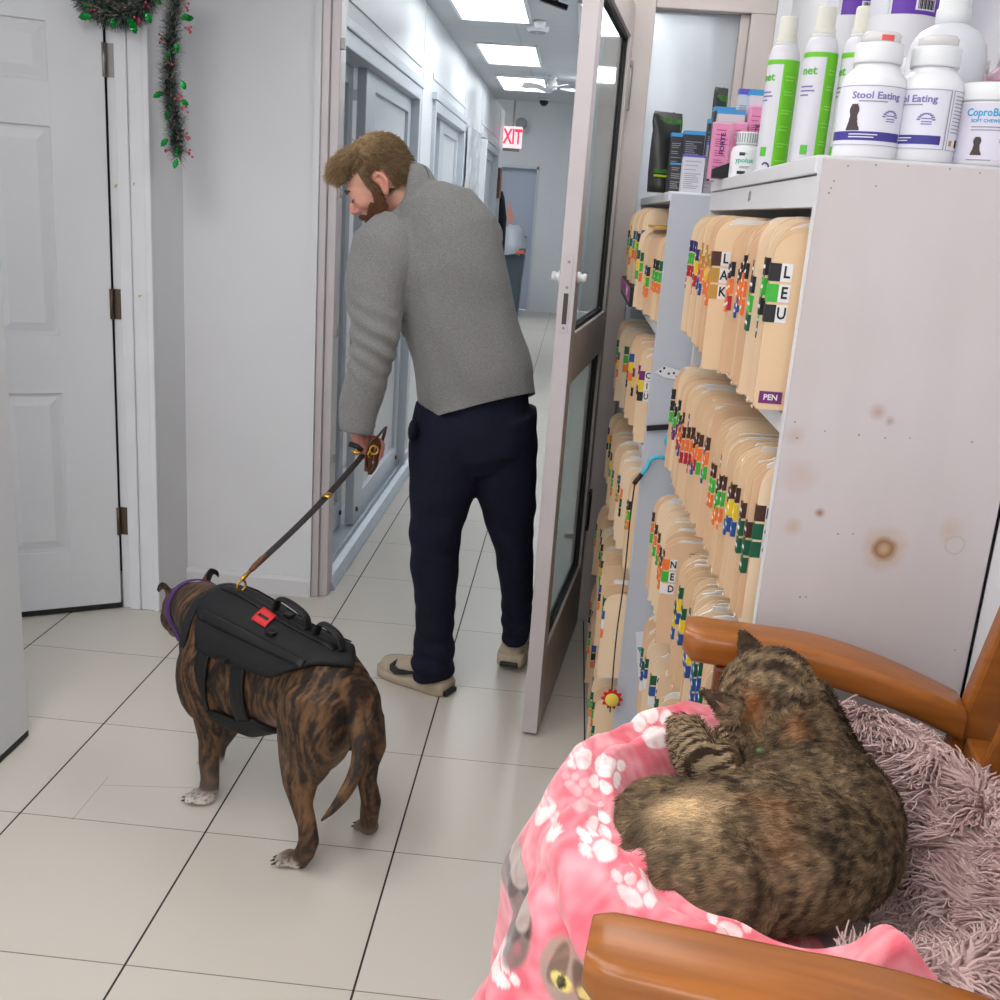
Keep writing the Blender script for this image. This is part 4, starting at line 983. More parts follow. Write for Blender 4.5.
def blend(c, w): 
    global col
    w = np.clip(w, 0, 1)[:, None]; col = col*(1-w)+np.array(lin(*c)[:3])*w
g3 = lambda p, r: np.exp(-((loc-np.array(p))**2/np.array(r)**2).sum(1))
blend((206, 120, 108), face*g3((.11, 0, -.028), (.02, .02, .02))*.9)
for s in (-1, 1):
    blend((204, 134, 116), face*g3((.07, s*.045, -.025), (.03, .03, .025))*.5)
    blend((206, 124, 108), face*g3((-.012, s*.088, -.01), (.03, .016, .04))*.6)
    blend((150, 104, 88), face*g3((.092, s*.031, .001), (.014, .016, .007))*.55)
blend((178, 92, 88), face*g3((.1, 0, -.06), (.014, .022, .008))*.9)
blend((202, 130, 116), 1.*(np.linalg.norm(V-np.array(lw+LD*.08), axis=1) < .13)*.6)
set_color(me, col)
body = place(me, 'body', M_skin, man)

# sweater: torso, sleeves and turned collar in one knitted surface, cut level at hem and cuffs
mb = MB()
hem0 = [(479, 440, 61, .13, 1.355), (478, 420, 61, .127, 1.357)]
loft(mb, hem0+T_torso, 1.0, 1.0, .006, 28); loft(mb, T_larm, 1.0, 1.0, .004, 20); loft(mb, T_rarm, 1.0, 1.0, .004, 20)
sh = near(478, 238, .87, 1.40); mb.ell(sh, (.075, .08, .075)); sh2 = near(388, 244, .87, 1.365); mb.ell(sh2, (.085, .078, .08))
nb = near(406, 196, .74, 1.42); na = (h(-.03, 0, -.05)-nb).normalized()
for dz, rr, tr in ((-.014, .080, .022), (.006, .078, .019), (.026, .077, .017), (.044, .079, .012)):
    u = na.cross(Vector((0, 1, 0))).normalized(); v = na.cross(u)
    mb.tube([nb+na*dz+(u*math.cos(2*PI*i/24)+v*math.sin(2*PI*i/24))*rr for i in range(25)], tr, n=10, cap=False)
for px, py, w, Y in ((358, 424, 19, 1.30),):                 # ribbed cuff
    c = near(px, py, .62, Y); mb.ell(c, (K(w), .046, .022))
me = organic(mb, .0062, 6, .5)
V = vcoords(me)
bm = bmesh.new(); bm.from_mesh(me)
bm.verts.ensure_lookup_table()
for v in bm.verts:                                           # soft folds pulled from shoulder to hem and at the elbow
    p = v.co; a = noise.noise((p.x*9+p.z*5, p.y*3, p.z*7)); b = math.sin((p.x*.9+p.z*.5)*46+noise.noise(p*6)*4)
    low = max(0, min(1, (1.25-p.z)/.3))
    elb = math.exp(-((p.z-1.10)/.10)**2) if p.x < .74 else 0
    v.co += v.normal*(a*.009+b*.007*low*(.5+noise.noise(p*4))+elb*.005*math.sin(p.z*120+p.x*60+noise.noise(p*9)*2))
pl = [near(413, 421, .87, 1.25), near(537, 390, .87, 1.25), near(475, 413, .87, 1.5)]
n_ = (pl[1]-pl[0]).cross(pl[2]-pl[0]).normalized(); n_ = n_ if n_.z > 0 else -n_
fs = [f for f in bm.faces if f.calc_center_median().x > .715 or f.calc_center_median().z > 1.05]
geo = list({e for f in fs for e in f.edges})+list({v for f in fs for v in f.verts})+fs
bmesh.ops.bisect_plane(bm, geom=geo, plane_co=pl[0], plane_no=n_, clear_inner=True)
bm.to_mesh(me); bm.free()
sw = place(me, 'fleece_sweater', M_fleece, man)
md = sw.modifiers.new('thick', 'SOLIDIFY'); md.thickness = .006; md.offset = -1
M_seam = mat('fleece_seam', (74, 74, 74), .95)
u = na.cross(Vector((0, 1, 0))).normalized(); v = na.cross(u)
MB().tube([nb+na*.0+(u*math.cos(2*PI*i/40)+v*math.sin(2*PI*i/40))*.097 for i in range(41)], .0025, n=8, cap=False).build('collar_seam', M_seam, sw)
hm = MB()
def rim(rows, k, off, r):
    P, a, b = path(rows[:2]); t = (P[1]-P[0]).normalized(); u = t.cross(Vector(VY)).normalized(); w = u.cross(t).normalized()
    c = P[0]+t*off
    return [c+u*math.cos(2*PI*i/48)*(a[0]*k+.009)+w*math.sin(2*PI*i/48)*(b[0]*k+.009) for i in range(49)]
# trousers
mb = MB(); loft(mb, [(471, 345, 50, .10, 1.372), (476, 385, 53, .106, 1.365), (476, 408, 55, .110, 1.365), (472, 430, 61, .118, 1.36), (474, 452, 60, .115, 1.365), (477, 468, 44, .09, 1.37)], n=26)
loft(mb, T_lleg, 1, 1, .003, 22); loft(mb, T_rleg, 1, 1, .003, 22)
for k, (px, py, w) in enumerate(((431, 652, 21), (430, 667, 20.5))):
    c = near(px, py, .87, 1.33); mb.ell(c, (K(w), .07, .02))
me = organic(mb, .0062, 6, .5)
bm = bmesh.new(); bm.from_mesh(me)
for v in bm.verts:
    p = v.co; lo = max(0, min(1, (.35-p.z)/.3)); kn = math.exp(-((p.z-.5)/.12)**2)
    v.co += v.normal*(noise.noise((p.x*12, p.y*8, p.z*14))*.006+math.sin(p.z*95+p.x*20+noise.noise(p*8)*3)*.005*lo+math.sin(p.z*60+p.x*50)*.003*kn)
bm.to_mesh(me); bm.free()
tr_ = place(me, 'trousers', M_navy2, man)
pk = MB(); pk.ell(near(412.5, 431, .87, 1.285), (.013, .03, .034), None, 14); pk.build('pocket_edge', M_navy2, tr_)

# shoes
def shoe(heel, toe, zh, zt, name):
    """running shoe from heel to toe; the heel may be lifted"""
    hp, tp = Vector((heel[0], heel[1], zh)), Vector((toe[0], toe[1], zt)); d = (tp-hp); L = d.length; d.normalize()
    s = d.cross(Vector((0, 0, 1))).normalized(); u = s.cross(d)
    o = lambda x, y, z: hp+d*(x*L)+s*y+u*z
    up = MB(); st = [(0.0, .03, .034, .082), (.04, .038, .04, .094), (.16, .042, .04, .102), (.30, .043, .038, .104), (.45, .047, .03, .096), (.62, .052, .026, .082), (.80, .051, .024, .072), (.93, .042, .024, .062), (1.0, .022, .026, .048)]
    rings = []; k = 16
    for x, w, z0, z1 in st:
        zc, zr = (z0*.6+z1*.4), 1
        rings.append([o(x, w*math.cos(2*PI*j/k), (z0-.012 if math.sin(2*PI*j/k) < 0 else z0)+(max(0, math.sin(2*PI*j/k))**.8)*(z1-z0)) for j in range(k)])
    up.add([p for r in rings for p in r], [(i*k+j, i*k+(j+1) % k, (i+1)*k+(j+1) % k, (i+1)*k+j) for i in range(len(st)-1) for j in range(k)]+[tuple(range(k))[::-1], tuple(range((len(st)-1)*k, len(st)*k))], 0, True)
    r = up.build('shoe', M_suede, man, sub=1)
    so = MB(); rings = []
    for x, w, z0, z1 in st:
        w2 = w+.005; lift = .012*max(0, (x-.8)/.2)**2+.006*max(0, (.06-x)/.06)
        rings.append([o(-.01+x*1.02, yy*w2, zz) for yy, zz in ((-1, .004+lift), (-.9, lift), (.9, lift), (1, .004+lift), (1.02, z0), (.9, z0+.006), (-.9, z0+.006), (-1.02, z0))])
    k = 8
    so.add([p for q in rings for p in q], [(i*k+j, i*k+(j+1) % k, (i+1)*k+(j+1) % k, (i+1)*k+j) for i in range(len(st)-1) for j in range(k)]+[tuple(range(k))[::-1], tuple(range((len(st)-1)*k, len(st)*k))], 0, True)
    so.build('sole', M_suede, r)
    sd = -1 if s.y > 0 else 1                                 # the side that faces the room
    lg = MB(); pts = [(.70, .074), (.745, .058), (.72, .044), (.64, .036), (.48, .046), (.2, .072), (.46, .060), (.60, .056), (.67, .060)]
    wd = lambda x: np.interp(x, [q[0] for q in st], [q[1] for q in st])
    def on(x, z): 
        z1 = np.interp(x, [q[0] for q in st], [q[3] for q in st]); z0 = np.interp(x, [q[0] for q in st], [q[2] for q in st]); t = min(.99, max(0, (z-z0)/(z1-z0)))
        return o(x, sd*(wd(x)*math.sqrt(max(.05, 1-t**2.5))+.004), z)
    lg.prism([on(*q) for q in pts], s*sd*.004); lg.build('side_mark', M_black, r)
    lc = MB()
    for i in range(5):
        x = .40+.055*i; z1 = np.interp(x, [q[0] for q in st], [q[3] for q in st])
        lc.tube([o(x, -.026, z1-.014), o(x+.01, 0, z1+.002), o(x, .026, z1-.014)], .003, n=8)
    lc.build('laces', mat('shoe_lace', (198, 188, 170), .8), r)
    MB().obox(o(.008, 0, .012), (.035, .06, .016), Matrix((d, s, u)).transposed()).build('heel_tab', M_black, r, bevel=.004)
    return r
shoe((.938, 1.306), (.706, 1.434), .0, .0, 'shoe')
shoe((1.118, 1.50), (1.15, 1.765), .022, .0, 'shoe')

# hair, beard, brows, eyes
mb = MB()
mb.ell(h(-.018, 0, .046), (.094, .079, .083), HM, 26)
mb.ell(h(-.042, 0, .012), (.067, .077, .083), HM, 24)
mb.ell(h(.035, 0, .09), (.06, .058, .032), HM, 20)
for l, f, u, r in ((-.04, .08, .082, .016), (-.018, .092, .086, .018), (.008, .097, .084, .019), (.034, .087, .079, .018), (.05, .062, .077, .017)):
    mb.tube([h(f-.07, l*.8, u+.025), h(f-.02, l, u+.018), h(f+.006, l*1.05, u-.006), h(f+.012, l*1.05, u-.024)], [r*.8, r, r*.8, r*.35], n=12)
for s in (-1, 1): mb.tube([h(.012, s*.072, .05), h(.018, s*.0745, .012), h(.012, s*.075, -.022)], [.016, .011, .008], [.016, .011, .008], n=10)
me = organic(mb, .0045, 4, .5)
V = vcoords(me); loc = (V-np.array(Hc))@np.array(HM)
bm = bmesh.new(); bm.from_mesh(me); bm.verts.ensure_lookup_table()
bad = []
for v, q in zip(bm.verts, loc):
    f, l, u = q
    low = (u < .062 and f > .03 and abs(l) < .07) and f < .085   # keep the forehead clear
    nape = u < -.045+.0*f and f < 0
    earz = abs(l) > .06 and -.034 < f < .004 and u < .022
    if nape or earz or (u < .055 and f > .028 and abs(l) < .066): bad.append(v)
    v.co += v.normal*noise.noise((q[0]*60, q[1]*130, q[2]*60))*.004
bmesh.ops.delete(bm, geom=bad, context='VERTS'); bm.to_mesh(me); bm.free()
V = vcoords(me); loc = (V-np.array(Hc))@np.array(HM)
n3 = np.array([noise.noise(Vector((q[0]*70, q[1]*160, q[2]*70))) for q in loc])
wq = np.clip((loc[:, 2]-.05)/.08, 0, 1)*.55+np.clip(n3, -.5, .5)*.5+np.clip((loc[:, 0]-.06)/.06, 0, 1)*.5
wq = np.clip(wq, 0, 1)[:, None]
set_color(me, np.array(lin(104, 82, 56)[:3])*(1-wq)+np.array(lin(178, 150, 110)[:3])*wq)
hair = place(me, 'hair', M_hair, man)
md = hair.modifiers.new('thick', 'SOLIDIFY'); md.thickness = .004; md.offset = -1
wm = me.copy(); wm.transform(WM[man])
RT, ND, TI, WW = surface_samples(wm, 9000, lambda c, nn: ((c-np.array(Hc))@np.array(HM)[:, 2] > -.04)*1.)
lr = (RT-np.array(Hc))@np.array(HM)
comb = np.array(F)*.75-np.array(U)*.25
back = np.array(-U)*.8-np.array(F)*.35
wf = np.clip((lr[:, 0]+.03)/.06, 0, 1)[:, None]*np.clip((lr[:, 2]-.06)/.03, 0, 1)[:, None]
dr = ND*.45+comb*wf+back*(1-wf)+RNG.normal(0, .16, RT.shape)
cw = np.clip((lr[:, 2:3]-.05)/.08, 0, 1)*.5+np.clip((lr[:, :1]-.06)/.06, 0, 1)*.5+RNG.normal(0, .22, (len(RT), 1)); cw = np.clip(cw, 0, 1)
hc_ = np.array(lin(104, 82, 56)[:3])*(1-cw)+np.array(lin(188, 160, 118)[:3])*cw
M_strand = mat('hair_strands', (110, 88, 62), .5, attr='tint')
strands('hair_strands', RT, dr, .011+.011*wf[:, 0]+RNG.uniform(0, .006, len(RT)), M_strand, hair, 3, .0007, .0002, colors=hc_)
bpy.data.meshes.remove(wm)
mb = MB()
for s in (-1, 1):
    mb.tube([h(.012, s*.0755, -.006), h(.016, s*.073, -.036), h(.03, s*.062, -.07), h(.056, s*.04, -.098), h(.076, s*.014, -.108)], [.009, .014, .019, .02, .018], n=12)
    mb.tube([h(.036, s*.058, -.045), h(.06, s*.044, -.062), h(.084, s*.02, -.078)], [.016, .015, .012], n=12)
    mb.tube([h(.102, s*.003, -.049), h(.094, s*.02, -.052), h(.084, s*.031, -.066)], [.005, .006, .007], n=10)
mb.ell(h(.076, 0, -.098), (.03, .034, .024), HM, 16); mb.ell(h(.04, 0, -.09), (.045, .048, .03), HM, 16)
me = organic(mb, .004, 3, .5)
bm = bmesh.new(); bm.from_mesh(me)
for v in bm.verts: v.co += v.normal*noise.noise(v.co*140)*.003
bm.to_mesh(me); bm.free()
beard = place(me, 'beard', M_beard, man)
wm = me.copy(); wm.transform(WM[man]); RT, ND, TI, WW = surface_samples(wm, 3500)
strands('beard_strands', RT, ND*.6+np.array(F)*.2-np.array(U)*.7+RNG.normal(0, .2, RT.shape), RNG.uniform(.005, .011, len(RT)), mat('beard_strand', (92, 58, 38), .6), beard, 2, .0006, .0002)
bpy.data.meshes.remove(wm)
for s in (-1, 1):
    MB().tube([h(.096, s*.012, .022), h(.094, s*.028, .028), h(.082, s*.046, .022)], [.0035, .0045, .0025], n=8).build('eyebrow', M_beard, man)
    MB().tube([h(.0935, s*.018, -.0035), h(.0945, s*.031, -.0065), h(.086, s*.044, -.002)], [.0012, .0022, .0012], n=8).build('eyelashes', M_black, man)
# ================================================================ brindle dog
M_dogfur = mat('brindle_coat', (90, 64, 42), .62, spec=.3, attr='tint', bump=.3, bump_scale=320)
DO = Vector((.775, .44, 0)); dh = Vector((-.871, .491, 0)); dr_ = Vector((.491, .871, 0)); UPZ = Vector((0, 0, 1))
dp = lambda a, b, z=0: DO+dh*a+dr_*b+UPZ*z
dog = thing('dog', 'brindle dog in a black harness standing on the tiles, seen from behind', 'dog', (.63, .52, 0))
# trunk sections along the spine: s, centre height, half height, half width
DT = [(-.075, .405, .035, .035), (-.058, .40, .062, .056), (-.03, .394, .088, .078), (.02, .405, .102, .097), (.09, .405, .108, .09), (.16, .398, .125, .093), (.24, .388, .155, .102), (.32, .392, .163, .108), (.38, .405, .15, .104), (.42, .43, .11, .085), (.45, .45, .07, .066)]
def trunk(s, th, off=0):
    q = [np.interp(s, [d[0] for d in DT], [d[k] for d in DT]) for k in (1, 2, 3)]
    return DO+dh*s+dr_*(math.sin(th)*(q[2]+off))+UPZ*(q[0]+math.cos(th)*(q[1]+off))
def leg(mb, rows, n=14):
    P = []; A = []; B = []
    for px, py, w, a, b, kb in rows:
        c = near(px, py, *(DO+dh*a+dr_*b).xy); r = w*depth_of(c)/FPX; P.append(c); A.append(r); B.append(r*kb)
    mb.tube(P, A, B, n=n, side=dh)
def paw(mb, c, d, k=1.):
    d = Vector(d).normalized(); s = d.cross(UPZ).normalized(); c = Vector(c)
    mb.ell(c+UPZ*.017*k, (.026*k, .026*k, .017*k))
    for i, t in enumerate((-.021, -.0075, .0075, .021)):
        f = .026 if abs(t) < .01 else .018
        mb.tube([c+s*t*k*.8+UPZ*.022*k, c+s*t*k+d*f*k+UPZ*.017*k, c+s*t*k*1.02+d*(f+.014)*k+UPZ*.010*k], [.0115*k, .0105*k, .0085*k], n=10)
mb = MB()
mb.tube([trunk(d[0], 0)*.5+trunk(d[0], PI)*.5 for d in DT], [d[2] for d in DT], [d[3] for d in DT], n=26, side=dr_)
# neck and head
hd = near(189, 606, *dp(.545, .03).xy); dF = Vector((-.52, .66, -.52)).normalized(); dS = dF.cross(UPZ).normalized(); dU = dS.cross(dF).normalized()
DH = Matrix((dF, dS, dU)).transposed(); hq = lambda f, s, u: hd+DH @ Vector((f, s, u))
mb.tube([dp(.36, 0, .46), dp(.43, 0, .475), dp(.48, .01, .48), hq(-.035, 0, -.01), hq(.0, 0, 0)], [.105, .086, .07, .064, .058], [.09, .078, .068, .064, .06], n=20)
mb.ell(hq(0, 0, .0), (.072, .066, .058), DH, 22)
for s in (-1, 1): mb.ell(hq(.02, s*.036, -.02), (.045, .034, .04), DH, 16); mb.ell(hq(.05, s*.03, .022), (.02, .018, .012), DH, 12)
mb.tube([hq(.03, 0, -.012), hq(.075, 0, -.026), hq(.125, 0, -.036), hq(.142, 0, -.036)], [.042, .033, .027, .018], [.05, .04, .031, .02], n=18, side=dS)
mb.ell(hq(.143, 0, -.024), (.011, .013, .009), DH, 12)
for s, tw in ((-1, .2), (1, -.2)):                            # rose ears
    e = lambda f, l, u: hq(f, s*l*(1.15 if s > 0 else 1), u*(1.15 if s > 0 else .85))
    mb.tube([e(-.0, .038, .034), e(-.014, .050, .058), e(-.024, .058, .070), e(-.022, .068, .066), e(-.010, .074, .054)], [.022*(1.25 if s > 0 else 1), .023*(1.25 if s > 0 else 1), .02*(1.25 if s > 0 else 1), .015, .008], [.009, .007, .006, .005, .004], n=12)
# shoulders, legs
LHb, RHb = -.087, .106
mb.ell(dp(.36, -.075, .36), (.07, .05, .12)); mb.ell(dp(.37, .075, .36), (.07, .05, .12))
mb.ell(dp(.015, -.055, .335), (.085, .065, .105)); mb.ell(dp(.015, .05, .345), (.08, .06, .105))
leg(mb, [(318, 682, 14, .02, -.055, 1.2), (316, 697, 28, .01, -.07, 1.25), (311, 718, 30, .01, -.075, 1.3), (308, 745, 26, .02, -.08, 1.35), (304, 765, 21, .03, -.085, 1.4), (300, 785, 14.5, .015, -.087, 1.35), (302, 806, 9.5, -.01, -.087, 1.3), (307, 824, 8.5, -.035, -.087, 1.3), (309, 840, 9.5, -.04, -.087, 1.2), (305, 852, 9, -.01, -.087, 1.2), (298, 862, 9, .02, -.087, 1.)])
g = at(292, 865, 2, 0); paw(mb, g, (-.80, .12, 0), .95)
leg(mb, [(356, 692, 9, .02, .055, 1.2), (360, 704, 17, .0, .07, 1.2), (365, 718, 17, -.02, .085, 1.3), (370, 745, 13.5, -.02, .1, 1.4), (367, 765, 9.5, -.04, .104, 1.4), (367, 782, 8.5, -.07, .106, 1.3), (371, 800, 9.5, -.085, .106, 1.2), (369, 817, 8.5, -.05, .106, 1.2), (368, 828, 9, -.02, .106, 1.)])
g = at(369, 832, 2, 0); paw(mb, g, (-.75, .55, 0), .95)
leg(mb, [(208, 668, 22, .36, -.075, 1.6), (208, 692, 18.5, .365, -.07, 1.5), (209, 716, 14.5, .375, -.065, 1.3), (210, 740, 11, .375, -.06, 1.1), (209, 760, 10, .38, -.056, 1.1), (210, 778, 9, .385, -.054, 1.1), (209, 790, 9.5, .39, -.053, 1.1), (205, 798, 10, .395, -.053, 1.)])
g = at(203, 803, 2, 0); paw(mb, g, (-.88, .25, 0), 1.08)
fr0 = dp(.505, .075)
mb.tube([dp(.36, .075, .33), dp(.37, .08, .24), dp(.43, .08, .15), dp(.48, .077, .07), dp(.49, .075, .025)], [.045, .034, .025, .02, .02], [.06, .04, .026, .021, .021], n=14, side=dh)
paw(mb, fr0, dh, 1.)
# tail hangs and swings left
tp = [near(x, y, *dp(a, b).xy) for x, y, a, b in ((350, 698, -.06, .0), (356, 722, -.095, .0), (360, 745, -.125, -.005), (357, 768, -.15, -.02), (347, 790, -.17, -.04), (333, 809, -.17, -.065), (320, 822, -.168, -.085))]
mb.tube(smooth_path(tp, 4), list(np.interp(np.linspace(0, 1, 25), [0, .3, .7, 1], [.026, .02, .015, .004])), n=14)
mb.ell(dp(.01, 0, .405), (.075, .088, .088)); mb.ell(dp(.05, .02, .40), (.08, .08, .098))
me = organic(mb, .0042, 9, .5)
V = vcoords(me); rel = V-np.array(DO); S_, R_, Z_ = rel@np.array(dh), rel@np.array(dr_), V[:, 2]
nz = lambda a, b, c, k=0: np.array([noise.noise(Vector((x, y, w+k))) for x, y, w in zip(a, b, c)])
w1 = nz(S_*9, R_*9, Z_*9); st = nz(S_*95+w1*3.5, R_*14, Z_*13+w1*1.5); st2 = nz(S_*190+w1*5, R_*34, Z_*34, 7.)
fine = nz(S_*260, R_*120, Z_*90, 3.)
f = np.clip(.30+st*.95+st2*.7+fine*.4, 0, 1)[:, None]
f *= np.clip((.62-Z_)/.12+.35, .35, 1)[:, None]
dark, brown = np.array(lin(38, 31, 27)[:3]), np.array(lin(110, 80, 53)[:3])
col = dark*(1-f)+brown*f
def mixc(c, w):
    global col
    w = np.clip(w, 0, 1)[:, None]; col = col*(1-w)+np.array(lin(*c)[:3])*w
sp = nz(V[:, 0]*150, V[:, 1]*150, V[:, 2]*150)
mixc((104, 92, 84), np.clip((.16-Z_)/.12, 0, 1)*(S_ > .25)*.75)              # greyer front shanks
mixc((92, 74, 58), np.clip((.14-Z_)/.12, 0, 1)*(S_ < .25)*.45)
fr_w = np.clip((.045-Z_)/.03, 0, 1)
mixc((226, 218, 210), fr_w*(S_ > .25)*np.clip(1.0-np.clip(sp*2.2, 0, .8), 0, 1))
mixc((214, 206, 198), np.clip((.032-Z_)/.02, 0, 1)*(S_ < .25)*(R_ < 0)*(V[:, 0] < .715)*np.clip(.9-np.clip(sp*2, 0, .8), 0, 1))
mixc((120, 108, 98), np.clip((.04-Z_)/.02, 0, 1)*(R_ > 0)*(S_ < .25)*.7)
g2 = lambda p, r: np.exp(-(((V-np.array(p))/np.array(r))**2).sum(1))
mixc((196, 164, 146), g2(dp(.09, -.02, .285), (.07, .07, .04))*.9)
mixc((206, 186, 168), g2(near(362, 738, *dp(-.1, .03).xy), (.02, .03, .045))*.85)
mixc((168, 140, 112), g2(near(330, 752, *dp(-.06, -.02).xy), (.04, .04, .035))*.6)
loc = (V-np.array(hd))@np.array(DH)
hm_ = np.exp(-((loc-np.array((.13, 0, -.045)))**2/np.array((.03, .03, .03))**2).sum(1)); mixc((210, 200, 192), hm_*.7)
mixc((22, 20, 20), np.exp(-((loc-np.array((.15, 0, -.024)))**2/np.array((.014, .014, .011))**2).sum(1)))
mixc((26, 22, 21), np.clip((np.abs(loc[:, 1])-.046)/.012, 0, 1)*(np.linalg.norm(loc, axis=1) < .14)*np.clip((loc[:, 2]-.044)/.008, 0, 1))
mixc((30, 25, 23), np.clip((.35-np.linalg.norm(V-np.array(tp[6]), axis=1))/.3, 0, 1)*(S_ < -.13)*.75)
set_color(me, col)
dogb = place(me, 'body', M_dogfur, dog)
for s in (-1, 1): MB().ell(hq(.062, s*.034, .012), (.009, .009, .009)).build('eye', mat('dog_eye', (40, 26, 18), .1), dog)
cw = MB()
for g, d, k in ((at(292, 865, 2, 0), Vector((-.80, .12, 0)), .95), (at(369, 832, 2, 0), Vector((-.75, .55, 0)), .95), (at(203, 803, 2, 0), Vector((-.88, .25, 0)), 1.08)):
    d = d.normalized(); s = d.cross(UPZ).normalized()
    for t in (-.021, -.0075, .0075, .021):
        f = .026 if abs(t) < .01 else .018
        MB().tube([g+s*t*k+d*(f+.012)*k+UPZ*.013, g+s*t*k+d*(f+.027)*k+UPZ*.005], [.0035, .0012], n=8).build('claw', M_black, dog)
# collar
nk = hq(-.05, 0, -.016); na = (hq(-.035, 0, -.01)-dp(.48, .01, .48)).normalized(); u = na.cross(UPZ).normalized(); v = na.cross(u)
def band(c, ax, ra, rb, w, t, m, name, parent, u=None):
    u = u or ax.cross(UPZ).normalized(); v = ax.cross(u); mb = MB(); n = 40; vs = []
    for i in range(n):
        a = 2*PI*i/n; e = u*math.cos(a)*ra+v*math.sin(a)*rb; en = e.normalized()
        vs += [c+e-ax*w/2, c+e+ax*w/2, c+e+en*t+ax*w/2, c+e+en*t-ax*w/2]
    fs = [(4*i+k, 4*i+(k+1) % 4, 4*((i+1) % n)+(k+1) % 4, 4*((i+1) % n)+k) for i in range(n) for k in range(4)]
    return mb.add(vs, fs, 0, False).build(name, m, parent)

def fit_band(c, ax, w, m, name, parent, n=40):
    """strap lying on the body where a plane cuts it"""
    W = np.array([WM[dog] @ v.co for v in dogb.data.vertices]); q = W-np.array(c); t = q@np.array(ax); u = ax.cross(UPZ).normalized(); v = ax.cross(u)
    a = np.arctan2(q@np.array(v), q@np.array(u)); r = np.linalg.norm(q-t[:, None]*np.array(ax), axis=1); mb = MB(); R = []
    for i in range(n):
        b = 2*PI*i/n; da = np.abs((a-b+PI) % (2*PI)-PI); k = (np.abs(t) < w*.6) & (da < .16) & (r < .088); R.append(r[k].max() if k.any() else .075)
    R = [(R[i-1]+R[i]*2+R[(i+1) % n])/4+.002 for i in range(n)]; vs = []
    for i in range(n):
        e = u*math.cos(2*PI*i/n)+v*math.sin(2*PI*i/n)
        for s, k in ((-1, 0), (1, 0), (1, .004), (-1, .004)): vs.append(c+e*(R[i]+k)+ax*s*w/2)
    fs = [(4*i+k, 4*i+(k+1) % 4, 4*((i+1) % n)+(k+1) % 4, 4*((i+1) % n)+k) for i in range(n) for k in range(4)]
    return mb.add(vs, fs).build(name, m, parent)
fit_band(nk, na, .024, mat('purple_webbing', (74, 44, 104), .7), 'collar', dog)

# harness: padded saddle, girth straps, belly panel, two carry handles, red patch
M_har = mat('black_nylon', (27, 28, 30), .65, spec=.3, noise_amt=.15, noise_scale=200, bump=.25, bump_scale=500)
M_hard = mat('black_webbing', (21, 22, 24), .5, spec=.35, noise_amt=.1, noise_scale=300)
har = MB()
def patch(mb, s0, s1, t0, t1, off, th, ns=14, nt=20):
    """sheet following the trunk; s0/s1 may depend on the angle"""
    fs_ = lambda q, t: q(t) if callable(q) else q
    vs = []
    for k in (0, 1):
        for j in range(nt+1):
            t = t0+(t1-t0)*j/nt; a, b = fs_(s0, t), fs_(s1, t)
            for i in range(ns+1): vs.append(trunk(a+(b-a)*i/ns, t, off+th*k))
    w = ns+1; B = w*(nt+1); f = []
    for j in range(nt):
        for i in range(ns):
            a = j*w+i; f += [(a, a+w, a+w+1, a+1), (B+a, B+a+1, B+a+w+1, B+a+w)]
    for j in range(nt): f += [(j*w, B+j*w, B+(j+1)*w, (j+1)*w), (j*w+ns, (j+1)*w+ns, B+(j+1)*w+ns, B+j*w+ns)]
    for i in range(ns): f += [(i, i+1, B+i+1, B+i), (nt*w+i, B+nt*w+i, B+nt*w+i+1, nt*w+i+1)]
    return mb.add(vs, f, 0, True)
r1 = patch(MB(), lambda t: -.04+.16*min(1, abs(t)/1.25)**1.5, lambda t: .395-.05*min(1, abs(t)/1.2)**2, -1.25, 1.25, .006, .011, 24, 30).build('harness_vest', M_har, dog)
patch(MB(), lambda t: .30+.02*(abs(t)-1.2), lambda t: .335+.03*(abs(t)-1.2), -2.3, -1.1, .007, .006, 4, 16).build('front_strap', M_hard, r1)
patch(MB(), lambda t: .30+.02*(abs(t)-1.2), lambda t: .335+.03*(abs(t)-1.2), 1.1, 2.3, .007, .006, 4, 16).build('front_strap', M_hard, r1)
patch(MB(), .195, .232, -2.4, -1.1, .007, .006, 4, 16).build('rear_strap', M_hard, r1)
patch(MB(), .195, .232, 1.1, 2.4, .007, .006, 4, 16).build('rear_strap', M_hard, r1)
patch(MB(), lambda t: .14+.05*abs(t-PI)**2, .40, PI-.95, PI+.95, .006, .010, 16, 24).build('belly_panel', M_har, r1)
patch(MB(), .385, .42, -2.6, -.4, .007, .008, 4, 22).build('chest_strap', M_har, r1)
patch(MB(), .385, .42, .4, 2.6, .007, .008, 4, 22).build('chest_strap', M_har, r1)
for t in (-.75, -.1, .55): patch(MB(), lambda q: -.0+.05*abs(t), .36, t-.09, t+.09, .018, .003, 16, 4).build('webbing', M_hard, r1)
def handle(sa, sb, t, hgt):
    a, b = trunk(sa, t, .02), trunk(sb, t, .02); P = smooth_path([a, a+UPZ*hgt*.8+dh*.012, (a+b)/2+UPZ*hgt, b+UPZ*hgt*.8-dh*.012, b], 6)
    MB().tube(P, .0045, .012, n=10, side=dr_).build('handle', M_hard, r1)
handle(.10, .205, .03, .036); handle(-.005, .075, .03, .033)
patch(MB(), .18, .222, -.48, -.14, .0215, .003, 6, 6).build('red_patch', mat('red_patch', (196, 40, 44), .6), r1)
patch(MB(), .187, .215, -.36, -.30, .0246, .0006, 4, 2).build('patch_print', M_black, r1)
for k, (s, t) in enumerate(((.25, -1.2), (.16, -.5), (.17, .1))): MB().obox(trunk(s, t, .022), (.026, .018, .008), Matrix.Rotation(2.6, 3, 'Z')).build('buckle', M_black, r1, bevel=.002)
M_gold = mat('brass_hardware', (206, 160, 74), .3, metal=1.)
